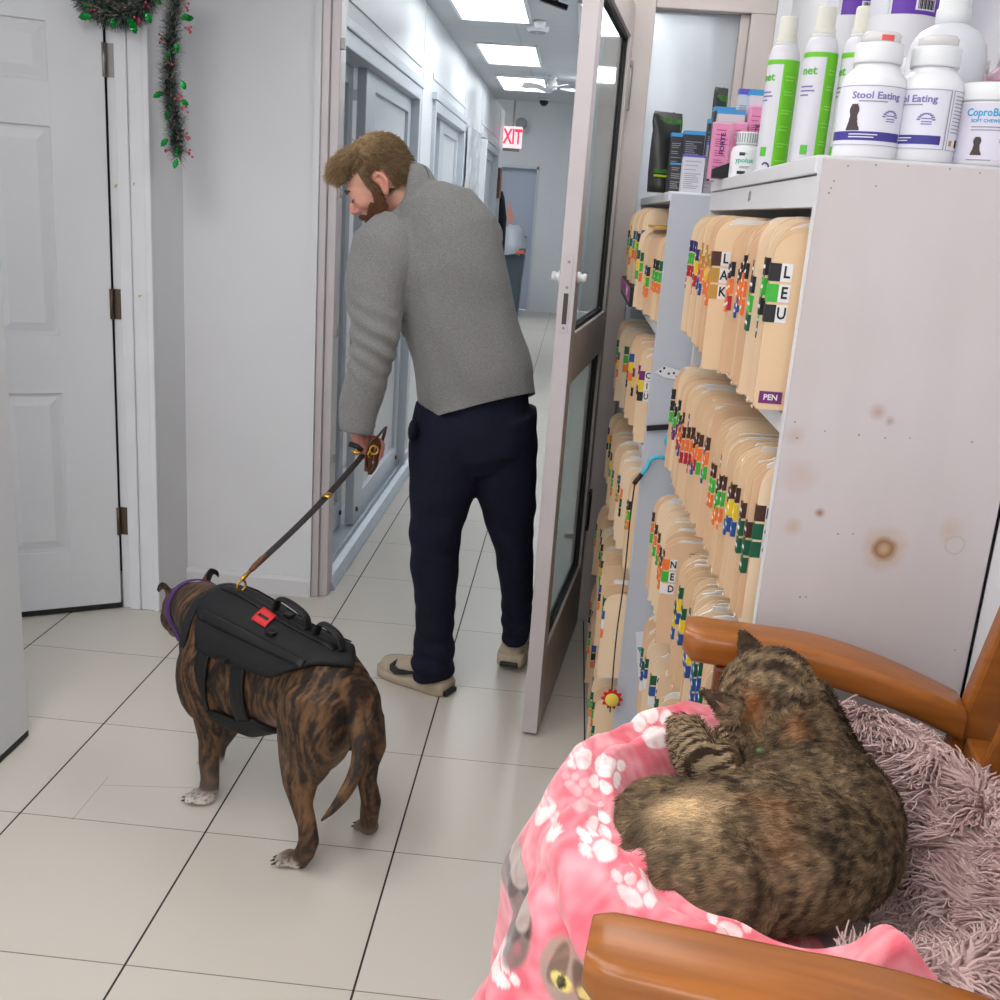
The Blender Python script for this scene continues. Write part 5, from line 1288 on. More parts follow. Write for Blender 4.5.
def ring(c, ax, R, r, m, name, parent, el=1.):
    ax = Vector(ax).normalized(); u = ax.cross(UPZ); u = u.normalized() if u.length > .1 else Vector((1, 0, 0)); v = ax.cross(u)
    return MB().tube([c+u*math.cos(2*PI*i/24)*R+v*math.sin(2*PI*i/24)*R*el for i in range(25)], r, n=10, cap=False).build(name, m, parent)
dc = trunk(.315, 0, .024); ring(dc+UPZ*.006, dh, .013, .0028, M_gold, 'ring', r1)

# ---------------------------------------------------------------- leash from the harness ring to his hand
M_lsh = mat('dark_leash_webbing', (38, 33, 31), .6, noise_amt=.2, noise_scale=160); M_lea = mat('brown_leather', (98, 62, 40), .5, noise_amt=.15, noise_scale=60, bump=.2)
le = thing('leash', 'dark dog leash with brown leather loop running from harness to his hand', 'leash', (.55, .95, .7))
A0 = dc+UPZ*.02; B0 = near(363, 455, .64, 1.27); dv = (B0-A0).normalized()
A1 = A0+dv*.07; 
P = [A1+(B0-A1)*t-UPZ*.012*math.sin(PI*t) for t in np.linspace(0, 1, 14)]
sdv = dv.cross(UPZ).normalized()
MB().tube(P, .0022, .0105, n=10, side=sdv).build('strap', M_lsh, le)
MB().tube([A1-dv*.03, A1-dv*.01, A1+dv*.03, A1+dv*.05], [.005, .0075, .0075, .005], n=12).build('strap_end', M_lea, le)
MB().tube([A0, A0+dv*.012, A1-dv*.03], [.004, .006, .0045], n=12).build('snap_hook', M_gold, le)
P2 = [A1+(B0-A1)*t-UPZ*.012*math.sin(PI*t) for t in (.60, .64)]
MB().tube(P2, .005, .0125, n=10, side=sdv).build('keeper', M_gold, le)
hc = lw+LD*.085+LO*.022                                      # inside the curled fingers
lp = [hc+Vector(v) for v in ((.0, 0, -.05), (-.012, -.05, -.02), (-.004, -.06, .03), (.02, -.045, .062), (.03, .0, .074), (.022, .035, .045), (.01, .035, .0), (.0, .02, -.04))]
MB().tube(smooth_path(lp+[lp[0]], 6), .003, .011, n=10).build('handle_loop', M_lea, le)
lp2 = [hc+Vector(v) for v in ((-.01, -.03, -.052), (-.004, -.052, .005), (.008, -.055, .05), (.02, -.04, .03), (.012, -.035, -.03), (-.004, -.03, -.06))]
MB().tube(smooth_path(lp2, 6), .0035, .012, n=10).build('handle_loop', M_lea, le)
c = near(374, 450, .66, 1.25); ring(c, (.3, -.9, .2), .012, .003, M_gold, 'ring', le); ring(c+Vector((-.012, 0, -.014)), (.9, -.3, .2), .009, .003, M_gold, 'ring', le)
c = near(352, 450, .62, 1.25); MB().tube([c, c+Vector((.012, 0, -.008)), c+Vector((.03, 0, -.004))], [.004, .006, .004], n=10).build('snap_hook', M_gold, le)
c = near(351, 446, .62, 1.25); MB().tube([c+Vector((-.006, 0, .006)), c+Vector((.018, 0, .0)), c+Vector((.034, 0, -.012))], .0045, .008, n=10).build('strap_end', M_black, le)
# ================================================================ armchair, fluffy bed, blanket, cat
M_wood = mat('honey_varnished_wood', (150, 89, 36), .3, spec=.45, noise_amt=.18, noise_scale=9, stretch=(1., 9, 9), coat=.12, detail=6)
M_woodd = mat('darker_varnished_wood', (126, 70, 26), .3, spec=.5, noise_amt=.25, noise_scale=8, stretch=(8, 8, 1.2), coat=.3)
M_cush = mat('cream_seat_cushion', (196, 188, 176), .9, bump=.2, bump_scale=300)
CH = thing('armchair', 'varnished wooden armchair with curved arms holding the fluffy pet bed', 'armchair', (1.585, -.735, 0), math.radians(-8))
def arm(sy):
    """flat armrest: local x back along the arm, y outward, dips and curves in towards the back post"""
    mb = MB(); k = 26; rings = []
    for i in range(k):
        t = i/(k-1); xs = -.225 if sy > 0 else -.268; x = xs+(.125-xs)*t
        zc = .984-.004*t-.048*max(0, (t-.4)/.6)**1.6-(.006 if sy < 0 else 0)
        yi = (.284 if sy < 0 else .275)-.04*(sy < 0)*max(0, t-.4)*1.2; w = .074+.006*math.sin(t*PI*.9)-.012*max(0, t-.7)
        if i == 0: yi += .008; w -= .016; 
        th = .042 if i else .030
        r_ = .012; zz = zc-.0 ; pts = []
        y0, y1, z0, z1 = yi, yi+w, zz-th, zz
        for (cy, cz, a0) in ((y1-r_, z1-r_, 0), (y0+r_, z1-r_, 90), (y0+r_, z0+r_, 180), (y1-r_, z0+r_, 270)):
            for q in (0, 30, 60, 90): a = math.radians(a0+q); pts.append((x, sy*(cy+r_*math.cos(a)), cz+r_*math.sin(a)))
        rings.append(pts)
    n = 16; mb.add([p for r in rings for p in r], [(i*n+j, i*n+(j+1) % n, (i+1)*n+(j+1) % n, (i+1)*n+j) for i in range(k-1) for j in range(n)]+[tuple(range(n))[::-1], tuple(range((k-1)*n, k*n))], 0, False)
    o = mb.build('armrest', M_wood, CH, local=True)
    for p in o.data.polygons: p.use_smooth = True
    b = o.modifiers.new('bevel', 'BEVEL'); b.width = .006; b.segments = 2; b.limit_method = 'ANGLE'; b.angle_limit = 1.0
    return o
for s in (-1, 1): arm(s)
for s in (-1, 1):
    y = s*.312
    MB().bar((-.16, y, 0), (-.16, y, .938), .042, .05).build('front_leg', M_woodd, CH, local=True, bevel=.005)
    MB().bar((.13, y, 0), (.13, y, .64), .044, .05).build('rear_leg', M_woodd, CH, local=True, bevel=.005)
    pst = MB(); pst.bar((.106, y, .62), (.190, y, 1.12), .034, .062, up=(1, 0, 0))
    pst.build('back_post', M_wood, CH, local=True, bevel=.006)
    MB().bar((-.16, y, .665), (.11, y, .655), .03, .07).build('seat_rail', M_woodd, CH, local=True, bevel=.004)
    MB().bar((-.16, y, .22), (.13, y, .22), .022, .035).build('stretcher', M_woodd, CH, local=True, bevel=.004)
    for z in (.885, .80): MB().lathe([(.0105, 0), (.0105, .003), (.007, .008), (.002, .0095)], (.106+(z-.62)*.168, y-s*.031, z), 16, M=Matrix.Rotation(s*PI/2, 3, 'X')).build('screw_cap', M_wood, CH, local=True)
MB().bar((-.16, -.3, .665), (-.16, .3, .665), .03, .07).build('seat_rail', M_woodd, CH, local=True, bevel=.004)
MB().bar((.11, -.3, .66), (.11, .3, .66), .03, .06).build('seat_rail', M_woodd, CH, local=True, bevel=.004)
MB().box(-.30, .16, -.285, .285, .70, .712).build('seat_board', M_woodd, CH, local=True, bevel=.003)
for z, x in ((.86, .146), (1.09, .185)): MB().bar((x, -.29, z), (x, .29, z), .03, .07).build('back_rail', M_wood, CH, local=True, bevel=.004)
for y in (-.2, -.1, 0, .1, .2): MB().bar((.146, y, .87), (.185, y, 1.08), .012, .045, up=(1, 0, 0)).build('back_slat', M_wood, CH, local=True, bevel=.003)

# ---------------------------------------------------------------- fluffy round bed
M_flbase = mat('mauve_fleece', (172, 146, 146), .95, noise_amt=.2, noise_scale=60)
M_fluff = mat('mauve_shag', (172, 146, 147), .8, spec=.2, attr='tint')
BC = Vector((1.512, -.70, 0)); BR = .252
bed = thing('pet_bed', 'round mauve shag pet bed wedged in the wooden armchair', 'pet bed', (BC.x, BC.y, .713))
def bedz(r):
    """height of the bed surface at radius r from its centre"""
    q = [0, .08, .12, .15, .175, .195, .212, .228, .241, .253]; z = [.775, .779, .788, .802, .836, .868, .888, .882, .855, .80]
    return float(np.interp(r, q, z))
prof = [(0.001, .713), (.22, .713), (.245, .735), (BR, .78), (.249, .82), (.241, .855), (.228, .882), (.212, .888), (.195, .868), (.175, .836), (.15, .802), (.12, .788), (.08, .779), (.001, .775)]
mb = MB(); mb.lathe(prof, (BC.x, BC.y, 0), 64, cap=False)
for v in mb.v:                                               # the rim is pushed up where it leans on the far arm and the back
    a = math.atan2(v.y-BC.y, v.x-BC.x); rr_ = math.hypot(v.x-BC.x, v.y-BC.y)
    if v.z > .76: v.z += .042*math.exp(-((a-1.0)/.75)**2)*min(1, max(0, (rr_-.12)/.08))
bo = mb.build('bed_base', M_flbase, bed)
wm = bo.data.copy(); wm.transform(WM[bed])
def keep(c, nn):
    r = np.hypot(c[:, 0]-BC.x, c[:, 1]-BC.y); a = np.degrees(np.arctan2(c[:, 1]-BC.y, c[:, 0]-BC.x))
    return ((c[:, 2] > .775) & (r > .07))*np.where((a > -96) & (a < 97), 1., 0.)
NB = 17000
RT, ND, _, _ = surface_samples(wm, NB, keep); bpy.data.meshes.remove(wm)
ND = np.where(ND[:, 2:3] < -.3, -ND, ND)
cl = np.array([[noise.noise(Vector((p[0]*24, p[1]*24, p[2]*24+k*9))) for k in range(3)] for p in RT])
rad = RT-np.array((BC.x, BC.y, 0)); rad[:, 2] = 0; rad /= np.linalg.norm(rad, axis=1, keepdims=True)
tan = np.stack([-rad[:, 1], rad[:, 0], 0*rad[:, 0]], 1)
D = ND*.8+cl*1.5+rad*.25+tan*.25+RNG.normal(0, .18, RT.shape); D[:, 2] = np.abs(D[:, 2])*.8+.1
bend = cl[:, ::-1]*1.1+tan*.2; bend[:, 2] = -.55
tone = np.clip(.5+RNG.normal(0, .22, NB)+cl[:, 0]*.5, 0, 1)[:, None]
bc_ = np.array(lin(162, 133, 130)[:3])*(1-tone)+np.array(lin(212, 186, 182)[:3])*tone
strands('shag', RT, D, RNG.uniform(.026, .044, NB), M_fluff, bed, 6, .0019, .0007, curl=.10, colors=bc_, bend=bend)

# ---------------------------------------------------------------- pink blanket over the left of the bed
M_blk = mat('pink_fleece_blanket', (236, 128, 140), .95, spec=.1, attr='tint', sheen=.35, bump=.25, bump_scale=420)
def bl_point(a, s):
    """a: angle round the bed (radians), s: arc length outwards from the bowl; folds grow in the hanging part"""
    q = np.array([0, .05, .10, .135, .165, .19, .215, .25, .30, .36, .44, .54]); e = .010
    rr = np.array([.05, .12, .178, .205, .224, .241, .258, .272, .281, .287, .293, .299]); zz = np.array([.79, .797, .822, .858, .887, .897, .88, .845, .80, .74, .66, .56])
    r = np.interp(s, q, rr); z = np.interp(s, q, zz)+e*.6
    z = max(z, bedz(r)+.009) if r < BR else z
    hang = min(1, max(0, (s-.2)/.2))
    n1 = noise.noise(Vector((a*3.1, s*4, 1.3))); n2 = noise.noise(Vector((a*7, s*9, 4.1)))
    fold = math.sin(a*9+n1*3+s*4)*.5+.5
    r += .018*n1+.006*n2+hang*(.05*fold*min(1, s/.4)-.004)
    z += .010*n1*(1-hang)+.005*n2
    for a0, s0, w, h_, tw in ((3.6, .17, .022, .016, 1.2), (3.85, .22, .02, .018, -1.5), (4.15, .2, .022, .014, .9), (2.9, .22, .02, .010, .6), (4.5, .19, .02, .016, 2.), (3.3, .2, .016, .012, -1.)):      # long soft wrinkles
        d = (a-a0)*.24+(s-s0)*tw*.35; z += h_*.6*math.exp(-(d/w)**2)*max(0, 1-abs(s-s0)/.2)
    g_ = math.exp(-((a-3.75)/.42)**2); sc0 = .25+.03*math.sin(a*5)
    r += g_*(.016*math.exp(-((s-sc0)/.018)**2)-.010*math.exp(-((s-sc0-.04)/.014)**2))
    g_ = math.exp(-((a-3.3)/.3)**2); r += g_*(.014*math.exp(-((s-.36-.05*(a-3.3))/.02)**2)-.010*math.exp(-((s-.405-.05*(a-3.3))/.016)**2))
    z += .045*math.exp(-((a-4.78)/.09)**2-((s-.17)/.05)**2)
    X, Y = math.cos(a)*r, math.sin(a)*r
    if s > .16 and math.cos(a) > -.80: Y = max(-.245, min(.30, Y))             # the arms hold it in
    return Vector((BC.x+X, BC.y+Y, z))
A0_, A1_, S1 = math.radians(96), math.radians(281), .54
na_, ns_ = 420, 300
P_ = []; UV = []
for i in range(na_):
    a = A0_+(A1_-A0_)*i/(na_-1)
    for j in range(ns_):
        smax = S1 if a > 2.2 else .30+.24*max(0, (a-1.7)/.5)
        if a > 4.55: smax = S1-(a-4.55)*.52
        s = smax*j/(ns_-1); P_.append(bl_point(a, s)); UV.append((a*.27, s))
mb = MB(); mb.add(P_, [(i*ns_+j, (i+1)*ns_+j, (i+1)*ns_+j+1, i*ns_+j+1) for i in range(na_-1) for j in range(ns_-1)], 0, True)
# a bunched-up corner beside the near arm
me = mb.mesh('blanket'); 
V = np.array([tuple(p) for p in P_]); UV = np.array(UV)
n_a = np.array([noise.noise(Vector((u*26, v*26, 0))) for u, v in UV]); n_b = np.array([noise.noise(Vector((u*70, v*70, 3))) for u, v in UV]); n_c = np.array([noise.noise(Vector((u*10, v*10, 8))) for u, v in UV])
pk_ = np.array(lin(224, 104, 118)[:3]); lt = np.array(lin(240, 168, 176)[:3])
w = np.clip(.28+n_a*.7+n_b*.55+n_c*.5, 0, 1)[:, None]; col = pk_*(1-w)+lt*w
def paintb(c, w):
    global col
    w = np.clip(w, 0, 1)[:, None]; col = col*(1-w)+np.array(lin(*c)[:3])*w
def hit(px, py):
    """blanket point seen along a sight line of the measured place"""
    d = np.array(CR*(px-500)/FPX+CD*(py-500)/FPX+CF); d /= np.linalg.norm(d); r = V-CAM; t = r@d; off = np.linalg.norm(r-t[:, None]*d, axis=1)
    c = np.where(off < .012)[0]
    return None if len(c) == 0 else c[np.argmin(t[c]+off[c]*4)]
def paw_print(px, py, k, ang, amt=.95):
    i = hit(px, py)
    if i is None: return
    d = (V-V[i]); 
    view = np.array(CF); ex = np.array(CR)-view*(np.array(CR)@view); ey = np.array(CD)
    x, y = d@ex, d@ey*1.5; near_ = np.linalg.norm(d, axis=1) < .12
    ca, sa = math.cos(ang), math.sin(ang); u, v = (x*ca+y*sa)/k, (-x*sa+y*ca)/k
    m = np.zeros(len(V))
    for cx, cy, rx, ry in ((0, .35, .95, .75), (-1.25, -.45, .42, .6), (-.45, -1.15, .42, .62), (.5, -1.15, .42, .62), (1.3, -.4, .42, .6)):
        q = ((u-cx)/rx)**2+((v-cy)/ry)**2; m = np.maximum(m, np.clip((1.12-q)*4, 0, 1))
    paintb((246, 236, 232), m*amt*near_*np.clip(.92+n_b*.5, 0, 1))
for a in ((658, 735, .019, .25), (606, 772, .0135, 2.9), (575, 745, .010, -1.0, .8), (632, 712, .009, .3, .35), (580, 800, .009, .5, .3), (700, 690, .011, .9, .85), (602, 848, .012, -.8, .85), (545, 800, .008, 1.2, .6), (500, 972, .012, 0., .85), (632, 895, .010, .4, .6), (730, 930, .011, .2, .7)): paw_print(*a)
def blob(px, py, rx, ry, ang, c, amt=1., soft=3.):
    i = hit(px, py)
    if i is None: return
    d = V-V[i]; view = np.array(CF); x, y = d@np.array(CR), d@np.array(CD); ca, sa = math.cos(ang), math.sin(ang); u, v = (x*ca+y*sa)/rx, (-x*sa+y*ca)/ry
    paintb(c, np.clip((1-(u*u+v*v))*soft, 0, 1)*(np.linalg.norm(d, axis=1) < .16)*np.clip(amt+n_b*.6, 0, 1))
# printed kitten portraits
for args in ((509, 885, .020, .034, .25, (124, 104, 98)), (503, 878, .010, .022, .5, (80, 64, 58)), (516, 905, .008, .020, -.3, (70, 56, 50)), (520, 872, .010, .016, .2, (176, 158, 150)), (535, 815, .003, .026, .75, (236, 226, 222)), (568, 975, .026, .032, 0., (170, 146, 132)), (560, 965, .008, .022, .4, (122, 98, 84)), (584, 985, .01, .02, -.3, (116, 92, 80)), (563, 982, .010, .0075, .3, (226, 210, 120)), (563, 982, .004, .0065, .3, (30, 26, 24)), (586, 992, .008, .006, .2, (214, 196, 120))): blob(*args)
set_color(me, col)
bl = place(me, 'blanket', M_blk); tag(bl, 'pink fleece blanket printed with white paw marks draped over the pet bed', 'blanket')
md = bl.modifiers.new('thick', 'SOLIDIFY'); md.thickness = .006; md.offset = 0
# ---------------------------------------------------------------- the cat, curled on the blanket
M_cat = mat('tabby_coat', (96, 80, 62), .8, spec=.15, attr='tint'); M_catf = mat('tabby_fur', (96, 80, 62), .7, spec=.2, attr='tint')
cat = thing('cat', 'brown tabby cat curled asleep on the pink blanket in the pet bed', 'cat', (1.47, -.68, .80))
ch_ = at(762, 694, 2, .955); cF = Vector((-.66, .22, -.72)).normalized(); cS = cF.cross(UPZ).normalized(); cU = cS.cross(cF).normalized(); cS = (cS+cU*.12).normalized(); cU = cS.cross(cF).normalized()
CHM = Matrix((cF, cS, cU)).transposed(); cq = lambda f, s, u: ch_+CHM @ Vector((f, s, u))
mb = MB()
ca_ = math.radians(14); RB = Matrix.Rotation(ca_, 3, 'Z')
mb.ell((1.468, -.725, .874), (.146, .092, .074), RB, 30)
mb.ell((1.395, -.775, .872), (.084, .082, .066), RB, 24)
mb.ell((1.375, -.70, .864), (.064, .07, .055), RB, 22)
mb.ell((1.548, -.662, .880), (.074, .082, .070), None, 24)
mb.tube([(1.50, -.68, .87), (1.545, -.63, .888), (1.528, -.585, .905), tuple(cq(-.02, 0, -.012))], [.08, .076, .064, .052], n=20)
mb.ell(cq(-.004, 0, 0), (.060, .058, .050), CHM, 22)
for s in (-1, 1): mb.ell(cq(.02, s*.024, -.014), (.03, .027, .025), CHM, 16)
mb.ell(cq(.046, 0, -.017), (.022, .024, .017), CHM, 16)
mb.ell(cq(.06, 0, -.01), (.009, .009, .007), CHM, 10)
EARS = []                                                    # broad upright ears: base, tip, width direction, half width
eb = at(757, 668, 2, .972); EARS.append((eb, near(741, 629, eb.x-.012, eb.y+.006), (Vector(CR)*1.-Vector(CD)*.1).normalized(), .026))
eb = at(729, 708, 2, .970); EARS.append((eb, near(700, 690, eb.x-.024, eb.y-.002), (Vector(CR)*.72+Vector(CD)*.70).normalized(), .018))
for b0, tip, wd_, hw_ in EARS:
    ax = (tip-b0).normalized(); L_ = (tip-b0).length; wd_ = (wd_-ax*wd_.dot(ax)).normalized()
    mb.tube([b0-ax*.012, b0+ax*.002, b0+ax*L_*.4, b0+ax*L_*.75, tip], [.010, .0085, .006, .0045, .003], [hw_*1.1, hw_, hw_*.72, hw_*.40, .0045], n=16, side=wd_)
fp = [at(*q, 2, z) for q, z in (((735, 760), .885), ((715, 772), .893), ((700, 762), .90), ((690, 742), .905), ((686, 731), .905))]
mb.tube(fp, [.030, .029, .026, .024, .020], n=16)
for k in (-.011, 0, .011): mb.ell(fp[-1]+Vector((k, .012-.2*abs(k), .004)), (.010, .013, .010), None, 12)
f2 = [at(*q, 2, z) for q, z in (((770, 745), .885), ((738, 748), .892), ((716, 746), .893))]
mb.tube(f2, [.028, .026, .022], n=14)
tl_ = [at(*q, 2, z) for q, z in (((690, 905), .872), ((655, 893), .872), ((637, 862), .878), ((631, 828), .884), ((638, 803), .89), ((658, 790), .894))]
mb.tube(smooth_path(tl_, 5), list(np.interp(np.linspace(0, 1, 26), [0, .6, 1], [.024, .022, .013])), n=14)
me = organic(mb, .0036, 5, .5)
V = vcoords(me)
def on_cat(px, py):
    d = np.array(CR*(px-500)/FPX+CD*(py-500)/FPX+CF); d /= np.linalg.norm(d); r = V-CAM; t = r@d; k = np.where(np.linalg.norm(r-t[:, None]*d, axis=1) < .006)[0]
    return V[k[np.argmin(t[k])]]
SPOT = {k: on_cat(*k) for k in ((684, 802), (634, 830), (748, 712), (800, 725), (785, 860), (765, 800), (670, 850))}
def ear_mask(Q):
    m = np.zeros(len(Q))
    for b0, tip, wd_, hw_ in EARS:
        a = np.array(tip-b0); t = ((Q-np.array(b0))@a)/(a@a); d = np.linalg.norm(Q-np.array(b0)-t[:, None]*a, axis=1)
        m = np.maximum(m, np.clip((t-.12)/.25, 0, 1)*(t < 1.2)*(d < .024))
    return m
def cat_color(Q):
    n1 = np.array([noise.noise(Vector(p*16)) for p in Q]); 
    loc = (Q-np.array(ch_))@np.array(CHM); rr = np.linalg.norm(loc, axis=1); head = np.clip((.085-rr)/.02, 0, 1)
    ux = Q[:, 0]*math.cos(ca_)+Q[:, 1]*math.sin(ca_); uy = -Q[:, 0]*math.sin(ca_)+Q[:, 1]*math.cos(ca_)
    st = np.array([noise.noise(Vector((a*62+n*2.5, b*13, c*16))) for a, b, c, n in zip(ux, uy, Q[:, 2], n1)])
    s2 = np.array([noise.noise(Vector(p*130)) for p in Q])
    sh = np.array([noise.noise(Vector((l[1]*110, l[0]*14, l[2]*24))) for l in loc])
    t = np.clip(.46+st*.62*(1-head)+sh*.8*head+s2*.65, 0, 1)[:, None]
    c = np.array(lin(60, 49, 40)[:3])*(1-t)+np.array(lin(156, 132, 102)[:3])*t
    def mx(c, k, w): w = np.clip(w, 0, 1)[:, None]; return c*(1-w)+np.array(lin(*k)[:3])*w
    g = lambda p, r: np.exp(-(((Q-np.array(p))/np.array(r))**2).sum(1))
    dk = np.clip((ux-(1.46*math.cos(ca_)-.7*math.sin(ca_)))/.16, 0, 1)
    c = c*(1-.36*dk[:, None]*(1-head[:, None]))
    c = mx(c, (216, 188, 148), np.clip(g(SPOT[(684, 802)], (.032, .032, .04))*1.3, 0, 1))
    c = mx(c, (48, 40, 34), g(SPOT[(634, 830)], (.014, .04, .03))*.8)
    c = mx(c, (150, 128, 102), g((1.37, -.79, .86), (.07, .08, .06))*.35)
    c = mx(c, (160, 100, 56), (g(SPOT[(748, 712)], (.014, .02, .02))+g(SPOT[(800, 725)], (.013, .016, .02))*.6)*.8)
    c = mx(c, (150, 96, 60), np.clip(g(SPOT[(785, 860)], (.02, .03, .03))+g(SPOT[(765, 800)], (.03, .015, .03))*.6, 0, 1)*np.clip(.45+n1, 0, 1))
    # front leg and tail: cross bars
    pl_ = np.array([tuple(p) for p in fp]); dl = np.min(np.linalg.norm(Q[:, None]-pl_[None], axis=2), axis=1); on = np.clip((.045-dl)/.012, 0, 1)*(Q[:, 0] < fp[0].x-.012)
    bar = (np.sin((Q[:, 1]*1.0-Q[:, 0]*.3)*470) > .1)*1.; c = c*(1-on[:, None])+(np.array(lin(176, 154, 124)[:3])*(1-bar[:, None])+np.array(lin(76, 62, 48)[:3])*bar[:, None])*on[:, None]
    # ears: dark backs with pale rim inside
    ear = ear_mask(Q); c = mx(c, (66, 50, 41), ear*.85)
    return c
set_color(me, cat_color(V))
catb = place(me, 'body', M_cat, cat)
wm = me.copy(); wm.transform(WM[cat])
NC = 42000
RT, ND, _, _ = surface_samples(wm, NC, lambda c, nn: (nn[:, 2] > -.8)*1.); bpy.data.meshes.remove(wm)
loc = (RT-np.array(ch_))@np.array(CHM); hw = np.clip((.09-np.linalg.norm(loc, axis=1))/.03, 0, 1)[:, None]
flow = np.stack([-.9+0*RT[:, 0], -.25-.5*np.clip((RT[:, 0]-1.5)/.1, 0, 1), -.1+0*RT[:, 0]], 1)
hf = np.array(cF)[None]*-.8
fl = flow*(1-hw)+hf*hw; fl -= ND*(fl*ND).sum(1, keepdims=True)
cl = np.array([[noise.noise(Vector((p[0]*60, p[1]*60, p[2]*60+k*9))) for k in range(3)] for p in RT])
D = ND*.42+fl*1.0+cl*.3+RNG.normal(0, .16, RT.shape)
ear = ear_mask(RT) > .2
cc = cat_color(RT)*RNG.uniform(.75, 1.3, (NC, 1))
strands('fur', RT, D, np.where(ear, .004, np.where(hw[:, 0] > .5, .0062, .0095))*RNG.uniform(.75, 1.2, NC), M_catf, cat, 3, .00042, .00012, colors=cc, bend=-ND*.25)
b0, tip, wd_, hw_ = EARS[1]
ax = (tip-b0).normalized(); wd_ = (wd_-ax*wd_.dot(ax)).normalized(); fw = wd_.cross(ax); fw = fw if fw.dot(Vector(CAM)-b0) > 0 else -fw; L_ = (tip-b0).length
MB().prism([b0+wd_*hw_*.6+fw*.008+ax*.003, b0+wd_*hw_*.1+fw*.0085+ax*.003, b0+ax*L_*.55+fw*.0062+wd_*.003], fw*.0008).build('inner_ear', mat('inner_ear', (128, 92, 74), .8), cat)
wk = MB()
for s in (-1, 1):
    for k in range(4):
        a = cq(.052, s*.014, -.016-.003*k); wk.tube([a, a+CHM @ Vector((.012, s*.03, -.008+.006*k)), a+CHM @ Vector((.006, s*.058, -.022+.008*k))], [.0006, .0004, .0002], n=5)
wk.build('whisker', M_white, cat)
q = near(765, 751, 1.50, -.60); MB().ell(at(764, 751, 2, .925), (.009, .006, .005)).build('collar_charm', mat('green_charm', (96, 130, 84), .4), cat)

# ================================================================ tinsel garland by the door
M_tin = mat('dark_green_tinsel', (40, 72, 58), .35, metal=.15, attr='tint'); M_leaf = mat('foil_holly_leaf', (30, 150, 66), .25, metal=.55); M_berry = mat('pink_berry', (190, 74, 88), .4)
gl = thing('tinsel_garland', 'green tinsel garland with foil holly leaves and red berries draped over the door casing', 'garland', at(172, 60, 1, 1.72))
def garland(P, n, rad, name):
    P = smooth_path(P, 10); mb = MB(); cols = []
    mb.tube(P, .004, n=6)
    for i in range(n):
        k = RNG.uniform(0, len(P)-1.01); p = P[int(k)].lerp(P[int(k)+1], k % 1); t = (P[int(k)+1]-P[int(k)]).normalized()
        d = Vector(RNG.normal(0, 1, 3)); d = (d-t*d.dot(t)*.7).normalized(); L = rad*RNG.uniform(.6, 1.1); w = d.cross(t).normalized()*.0017
        if abs(p.y+d.y*L) and p.y+d.y*L > 1.738 and p.x > -.28: d.y = -abs(d.y)
        mb.add([p-w, p+w, p+d*L+w*.5, p+d*L-w*.5], [(0, 1, 2, 3)])
    me = mb.mesh(name); c = np.array([RNG.uniform(0, 1) for _ in range(len(mb.v)//4+1)]).repeat(4)[:len(mb.v)][:, None]
    col = np.where(c < .5, np.array(lin(30, 62, 50)[:3]), np.where(c < .74, np.array(lin(96, 140, 118)[:3]), np.array(lin(212, 194, 198)[:3]))); set_color(me, col)
    return place(me, name, M_tin, gl), P
def holly(p, d, L, parent):
    d = d.normalized(); s = d.cross(Vector((0, 1, 0))).normalized(); u = s.cross(d); mb = MB(); pts = []
    for i in range(9):
        t = i/8; w = .30*L*math.sin(PI*min(1, t*1.02))**.8*(1-.3*(i % 2)); pts.append((t, w))
    vs = [p+d*(t*L)+u*(.12*L*math.sin(PI*t)) for t, w in pts]+[p+d*(t*L)+s*w+u*.0 for t, w in pts]+[p+d*(t*L)-s*w for t, w in pts]
    fs = [(i, i+1, 9+i+1, 9+i) for i in range(8)]+[(i+1, i, 18+i, 18+i+1) for i in range(8)]
    mb.add(vs, fs, 0, False); return mb.build('holly_leaf', M_leaf, parent)
def berries(p, d, parent):
    mb = MB()
    for k in range(4):
        e = (d.normalized()+Vector(RNG.normal(0, .5, 3))).normalized(); q = p+e*RNG.uniform(.012, .026); mb.tube([p, q], .0009, n=5); mb.ell(q, (.0038,)*3, None, 10)
    mb.build('berry_sprig', M_berry, parent)
gy = 1.705
strand = [at(x, y, 1, gy) for x, y in ((182, -30), (176, 0), (172, 30), (171, 60), (170, 85), (174, 110), (177, 135), (178, 155))]
t1, P1 = garland(strand, 7500, .046, 'tinsel_strand')
top = [at(x, y, 1, gy-.015) for x, y in ((86, -6), (100, 6), (118, 12), (134, 8), (148, -4), (168, -26))]
t2, P2 = garland(top, 6000, .058, 'tinsel_strand')
for px, py, dx, dz in ((180, 18, 1, .2), (176, 42, .2, -1), (169, 50, -.1, -1), (184, 18, 1, 0), (181, 80, .5, -.8), (163, 92, -.8, -.5), (180, 100, .9, -.4), (168, 109, -.1, -1), (178, 146, 0, -1), (168, 138, -.6, -.8), (177, 158, -.2, -1), (162, 4, -.6, .3)):
    holly(at(px, py, 1, gy-.022), Vector((dx, -.25, dz)), .036, t1)
for px, py, dx, dz in ((96, 4, -.9, -.3), (92, 16, -1, -.2), (113, 15, .2, -1), (127, 18, .9, -.7), (131, 22, .6, -1), (94, 2, -.5, .7), (146, 12, .5, -.8)):
    holly(at(px, py, 1, gy-.04), Vector((dx, -.3, dz)), .042, t2)
for px, py, dx in ((183, 4, 1), (184, 27, 1), (165, 38, -.6), (171, 60, 0), (178, 94, .6), (180, 108, .8), (183, 135, 1), (171, 150, -.8), (186, 152, 1)): berries(at(px, py, 1, gy-.02), Vector((dx, -.3, -.3)), t1)
for px, py, dx in ((99, 8, -.5), (122, 3, .2), (136, 19, .4), (143, 2, .6), (112, 2, -.2)): berries(at(px, py, 1, gy-.04), Vector((dx, -.4, -.3)), t2)

